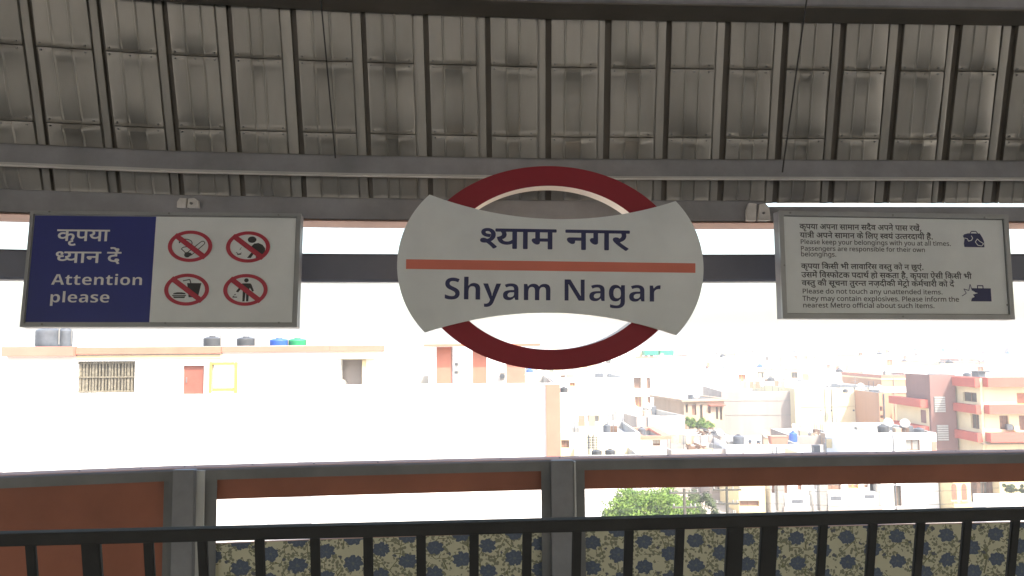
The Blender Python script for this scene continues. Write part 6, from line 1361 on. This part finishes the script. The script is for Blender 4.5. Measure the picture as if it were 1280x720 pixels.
# pipes, aerials and boxes on the roofs and walls of the middle-distance houses
def clutter(Hh, seed, n=6):
    rr = random.Random(seed)
    for i in range(n):
        k = rr.randrange(5)
        x = rr.uniform(.4, max(.5, Hh.w - .8)); y = rr.uniform(.5, max(.6, Hh.depth - 1.2)); z = Hh.h - .548
        if k == 0:
            b = MB().tube((x, y, z), (x, y, z + 2.2), .03, k=5)
            for q in (1.5, 1.8, 2.1): b.tube((x - .45, y, z + q), (x + .45, y, z + q), .018, k=4)
            b.build('aerial', 'steel_dark', Hh.e)
        elif k == 1:
            b = MB().lathe([(.05, 0), (.32, .08), (.42, .2)], k=10)
            b.build('dish', 'louver', Hh.e, loc=(x, y, z + 1.0), rot=(1.1, 0, rr.uniform(-.6, .6))); MB().tube((x, y, z), (x, y, z + 1.0), .03, k=5).build('dish_post', 'steel_dark', Hh.e)
        elif k == 2:
            MB().tube((x, -.06, 0), (x, -.06, Hh.h - .1), .045, k=6).build('downpipe', rr.choice(['louver', 'tank_grey']), Hh.e)
        elif k == 3:
            w = rr.uniform(.4, 1.0); MB().box(x, x + w, y, y + .6, z, z + rr.uniform(.5, 1.1)).build('roof_box', rr.choice(['tank_grey', 'beige_wall', 'louver', 'rust']), Hh.e, bevel=.03)
        else:
            b = MB().tube((x, y, z), (x, y, z + 1.7), .03, k=5).tube((min(x + 3, Hh.w - .3), y, z), (min(x + 3, Hh.w - .3), y, z + 1.7), .03, k=5).tube((x, y, z + 1.65), (min(x + 3, Hh.w - .3), y, z + 1.6), .012, k=4)
            b.build('clothes_line', 'tank_grey', Hh.e)
            for q in range(3):
                xa = x + .3 + q * .8
                if xa + .5 < Hh.w - .4: MB().box(xa, xa + .5, y - .01, y + .01, z + .8, z + 1.6).build('washing', rr.choice(['white_wall', 'salmon', 'beige_wall', 'yellow_wall', 'louver']), Hh.e)
for i, Hh in enumerate((D_, G1, E1, F1, F2r, H1_, H2_, I1, Q1, P1, K1, L1, R1, R2, R3, R4, R5)):
    clutter(Hh, 100 + i, 7)

# ------------------------------------------------------------------ trees
def tree(name, label, px, pytop, half, D, seed, leaves=5200, clumps=30, m='leaf', leaf=.17, cat='tree', flat_=1.0, group=None):
    rr = random.Random(seed)
    t = onY(px, pytop, D); Rr = half * D / 1000
    H = t.z - Z0
    e = empty(name, (t.x, D, Z0), 0, label, cat, group)
    cz = H - Rr * .62 * flat_
    tr = MB()
    base_r = .05 * H * .5
    tr.tube((0, 0, 0), (.1, .05, H * .25), base_r, base_r * .75).tube((.1, .05, H * .25), (.0, .0, cz), base_r * .75, base_r * .45)
    cl = []
    for i in range(clumps):
        u = rr.uniform(-1, 1); th = rr.uniform(0, 2 * math.pi); q = math.sqrt(1 - u * u); k = rr.uniform(.45, .95)
        c = Vector((q * math.cos(th) * Rr * k, q * math.sin(th) * Rr * k, cz + u * Rr * .60 * flat_ * k + rr.uniform(-.1, .1)))
        cl.append((c, Rr * rr.uniform(.17, .34)))
    for c, r in cl[:12]:
        tr.tube((0, 0, H * .3), c, base_r * .35, base_r * .1, k=6)
    tr.build('trunk', 'bark', e)
    V, F = [], []
    for i in range(leaves):
        c, r = cl[rr.randrange(len(cl))]
        d = Vector((rr.gauss(0, 1), rr.gauss(0, 1), rr.gauss(0, 1))).normalized() * r * (rr.random() ** .35)
        p = c + d
        nrm = (d.normalized() + Vector((rr.uniform(-.7, .7), rr.uniform(-.7, .7), rr.uniform(-.2, .9)))).normalized()
        a = nrm.orthogonal().normalized(); b_ = nrm.cross(a)
        rot = rr.uniform(0, 6.28); a, b_ = a * math.cos(rot) + b_ * math.sin(rot), b_ * math.cos(rot) - a * math.sin(rot)
        l = leaf * rr.uniform(.6, 1.3)
        n = len(V); V += [p - a * l, p + b_ * l * .5, p + a * l, p - b_ * l * .5]; F.append((n, n + 1, n + 2, n + 3))
    me = bpy.data.meshes.new('crown'); me.from_pydata([tuple(v) for v in V], [], F)
    obj('crown', me, m, e)
    return e
tree('leafy_tree', 'bright green leafy tree in the slot below the terracotta strip', 812, 609, 57, 50, 11, 26000, 90, leaf=.10, flat_=1.0)
tree('leafy_tree', 'grey green thin tree behind the two utility poles', 873, 615, 24, 54, 12, 4200, 26, 'leaf_dry', leaf=.09)
tree('green_bush', 'bright green bush in front of the beige row house', 862, 522, 10, 90, 13, 1500, 14, 'leaf', leaf=.16, cat='bush')
tree('green_bush', 'broad green bush trailing over the scrap heap', 880, 525, 14, 89.5, 14, 1600, 14, 'leaf', leaf=.16, cat='bush', flat_=.55)
tree('green_shrub', 'dark green shrub before the cream wall, left of two', 1263, 605, 8, 64, 15, 700, 10, 'leaf_dry', leaf=.12, cat='shrub')
tree('green_shrub', 'dark green shrub before the cream wall at the frame edge', 1279, 608, 6, 64, 16, 500, 8, 'leaf_dry', leaf=.12, cat='shrub')

# utility poles with crossarms, insulators and wires
def pole(px, D, h, label, seed):
    p = onY(px, hor(px), D)
    e = empty('utility_pole', (p.x, D, Z0), 0, label, 'utility pole')
    MB().tube((0, 0, 0), (0, 0, h), .11, .08, k=8).build('mast', 'window_dark', e)
    rr = random.Random(seed)
    for i, z in enumerate((h - .3, h - 1.1, h - 1.7)):
        w = .85 - .15 * i
        MB().box(-w, w, -.05, .05, z, z + .09).build('crossarm', 'window_dark', e)
        for x in (-w + .1, 0.35, w - .1):
            MB().lathe([(.03, 0), (.06, .03), (.03, .08), (.06, .11), (.02, .17)], (x, 0, z + .09), 8).build('insulator', 'louver', e)
    return Vector((p.x, D, Z0)), h
pa = pole(851, 46, 5.6, 'left utility pole with crossarms in front of the leafy tree', 1)
pb = pole(903.5, 48, 5.4, 'right utility pole with crossarms before the plaster house', 2)
b = MB()
def wire(a, c, sag=.25, r=.007):
    pts = [a.lerp(c, i / 10) + Vector((0, 0, -sag * 4 * (i / 10) * (1 - i / 10))) for i in range(11)]
    for p, q in zip(pts, pts[1:]): b.tube(p, q, r, k=4, cap=False)
for i, z in enumerate((-.1, -.9, -1.5)):
    for x in (-.7, .35):
        A_ = pa[0] + Vector((x, 0, pa[1] + z)); B_ = pb[0] + Vector((x, 0, pb[1] + z))
        wire(A_, B_); wire(B_, B_ + Vector((26, 3, 0)), .6); wire(A_, A_ + Vector((-30, -2, 0)), .6)
tag(b.build('overhead_wires', 'cable'), 'thin overhead wires strung between the two utility poles', 'wires')

# ------------------------------------------------------------------ far town, thinning into the haze
rr = random.Random(21)
far_kinds = [('white_wall', 'white'), ('cream_wall', 'cream'), ('white_wall', 'white'), ('white_wall', 'white'), ('cream_wall', 'cream'), ('plaster_grey', 'grey')]
cnt = 0
for D in (135, 165, 200, 245, 300, 370, 450):
    px = 655 + rr.uniform(0, 20)
    while px < 1420:
        w = rr.uniform(4.5, 13) / D * 1000 * 1.2
        h = rr.choice([6.5, 7.5, 9.5, 10, 11.5]) + rr.uniform(-.5, .5) + (1.2 if D > 240 else 0)
        pt = 435 + (13.6 - h) / D * 1000 - .008 * (px - 640)
        if D < 170 and px < 1000: pt = max(pt, 447)
        k = far_kinds[rr.randrange(len(far_kinds))]
        wins = []
        nfl = max(1, int(h // 3.2)); wpx = 1.3 / D * 1000
        nw = max(1, int(w / (wpx * 2.3)))
        for f in range(nfl):
            yt = 435 + (13.6 - h + .9 + f * 3.1) / D * 1000 - .008 * (px - 640)
            for q in range(min(nw, 5)):
                if rr.random() < .45:
                    xx = px + (q + .35) * w / min(nw, 5)
                    wins.append((xx, yt, xx + wpx, yt + 1.25 / D * 1000, rr.choice(['dark', 'brown', 'dark', 'orange'])))
        names = {'white': 'pale white', 'cream': 'pale cream', 'peach': 'faint peach', 'yellow': 'faint yellow', 'grey': 'bare grey'}
        far = 'nearer haze' if D < 220 else 'deep haze'
        Hh = House('far_house', names[k[1]] + ' flat-roofed house of the far town in the ' + far, px, px + w, pt, D + rr.uniform(-8, 8), rr.uniform(7, 12), k[0], rot=rr.uniform(-12, 12),
                   wins=wins, group=names[k[1]] + ' houses of the far town in the ' + far)
        feat = []
        if rr.random() < .5:
            cc = rr.choice(['salmon', 'white_wall', 'salmon_pale', 'cream_wall']); feat.append({'salmon': 'red', 'white_wall': 'white', 'salmon_pale': 'pink', 'cream_wall': 'cream'}[cc] + ' roof edge'); Hh.ring('roof_coping', Hh.h + .1, Hh.h - .25, cc, .12)
        if rr.random() < .6:
            tc_ = rr.choice(['tank_black', 'tank_black', 'tank_grey', 'tank_blue']); feat.append('a ' + tc_[5:] + ' tank')
            tw = 1.25; x = rr.uniform(.5, max(.6, Hh.w - 2))
            tb = MB().lathe([(tw * .5, 0), (tw * .5, .9), (tw * .2, 1.1), (tw * .15, 1.25)], k=10)
            o = tb.build('water_tank', tc_, None, smooth=True)
            q = Hh.e.matrix_basis @ Vector((x, 1.6, Hh.h - .5)); o.location = q
            tag(o, 'tiny ' + tc_[5:] + ' roof tank of the far town, ' + {135: 'first', 165: 'second', 200: 'third', 245: 'fourth', 300: 'fifth', 370: 'sixth', 450: 'farthest'}[D] + ' hazy row, ' + ('left end' if px < 850 else 'middle' if px < 1080 else 'right end'), 'water tank', 'far roof tanks')
        if rr.random() < .35:
            x = rr.uniform(.3, max(.4, Hh.w - 3.2))
            MB().box(x, min(x + 2.6, Hh.w - .2), 1.5, 4.5, Hh.h - .54, Hh.h + 1.9).build('stair_room', k[0], Hh.e); feat.append('a stair room')
        if D < 260: clutter(Hh, cnt, 4)
        nm = {135: 'first', 165: 'second', 200: 'third', 245: 'fourth', 300: 'fifth', 370: 'sixth', 450: 'farthest'}[D]
        side = 'left end' if px < 850 else 'middle' if px < 1080 else 'right end'
        size = 'narrow ' if Hh.w < 9 else 'broad ' if Hh.w > 12.5 else ''
        Hh.e['label'] = size + k[1] + ' far house, ' + nm + ' hazy row, ' + side + ((', with ' + feat[0]) if feat else '')
        Hh.e['group'] = 'houses of the far town'
        px += w + rr.uniform(-6, 26) * 100 / D
        cnt += 1
for i, (px, D) in enumerate(((780, 210), (868, 260), (955, 180), (1010, 320), (1075, 230), (1178, 170), (1240, 300), (1330, 210))):
    tree('distant_tree', ['first', 'second', 'third', 'fourth', 'fifth', 'sixth', 'seventh', 'eighth'][i] + ' small hazy tree from the left among the far roofs', px, 435 + (13.6 - 7.5) / D * 1000, 2600 / D, D, 40 + i, 350, 8, 'leaf', leaf=.45, group='hazy trees of the far town')

# ------------------------------------------------------------------ haze
hz = MB().box(-4300, 4300, -700, 4000, Z0 - 1.0, 9.5)
hm = bpy.data.materials.new('haze')
hm.use_nodes = True
nt = hm.node_tree
nt.nodes.clear()
ou = nt.nodes.new('ShaderNodeOutputMaterial'); pv = nt.nodes.new('ShaderNodeVolumePrincipled')
pv.inputs['Color'].default_value = (0.95, 0.95, 0.96, 1)
pv.inputs['Density'].default_value = 0.0015
pv.inputs['Anisotropy'].default_value = 0.0
nt.links.new(pv.outputs[0], ou.inputs['Volume'])
tag(hz.build('haze', hm), kind='stuff')
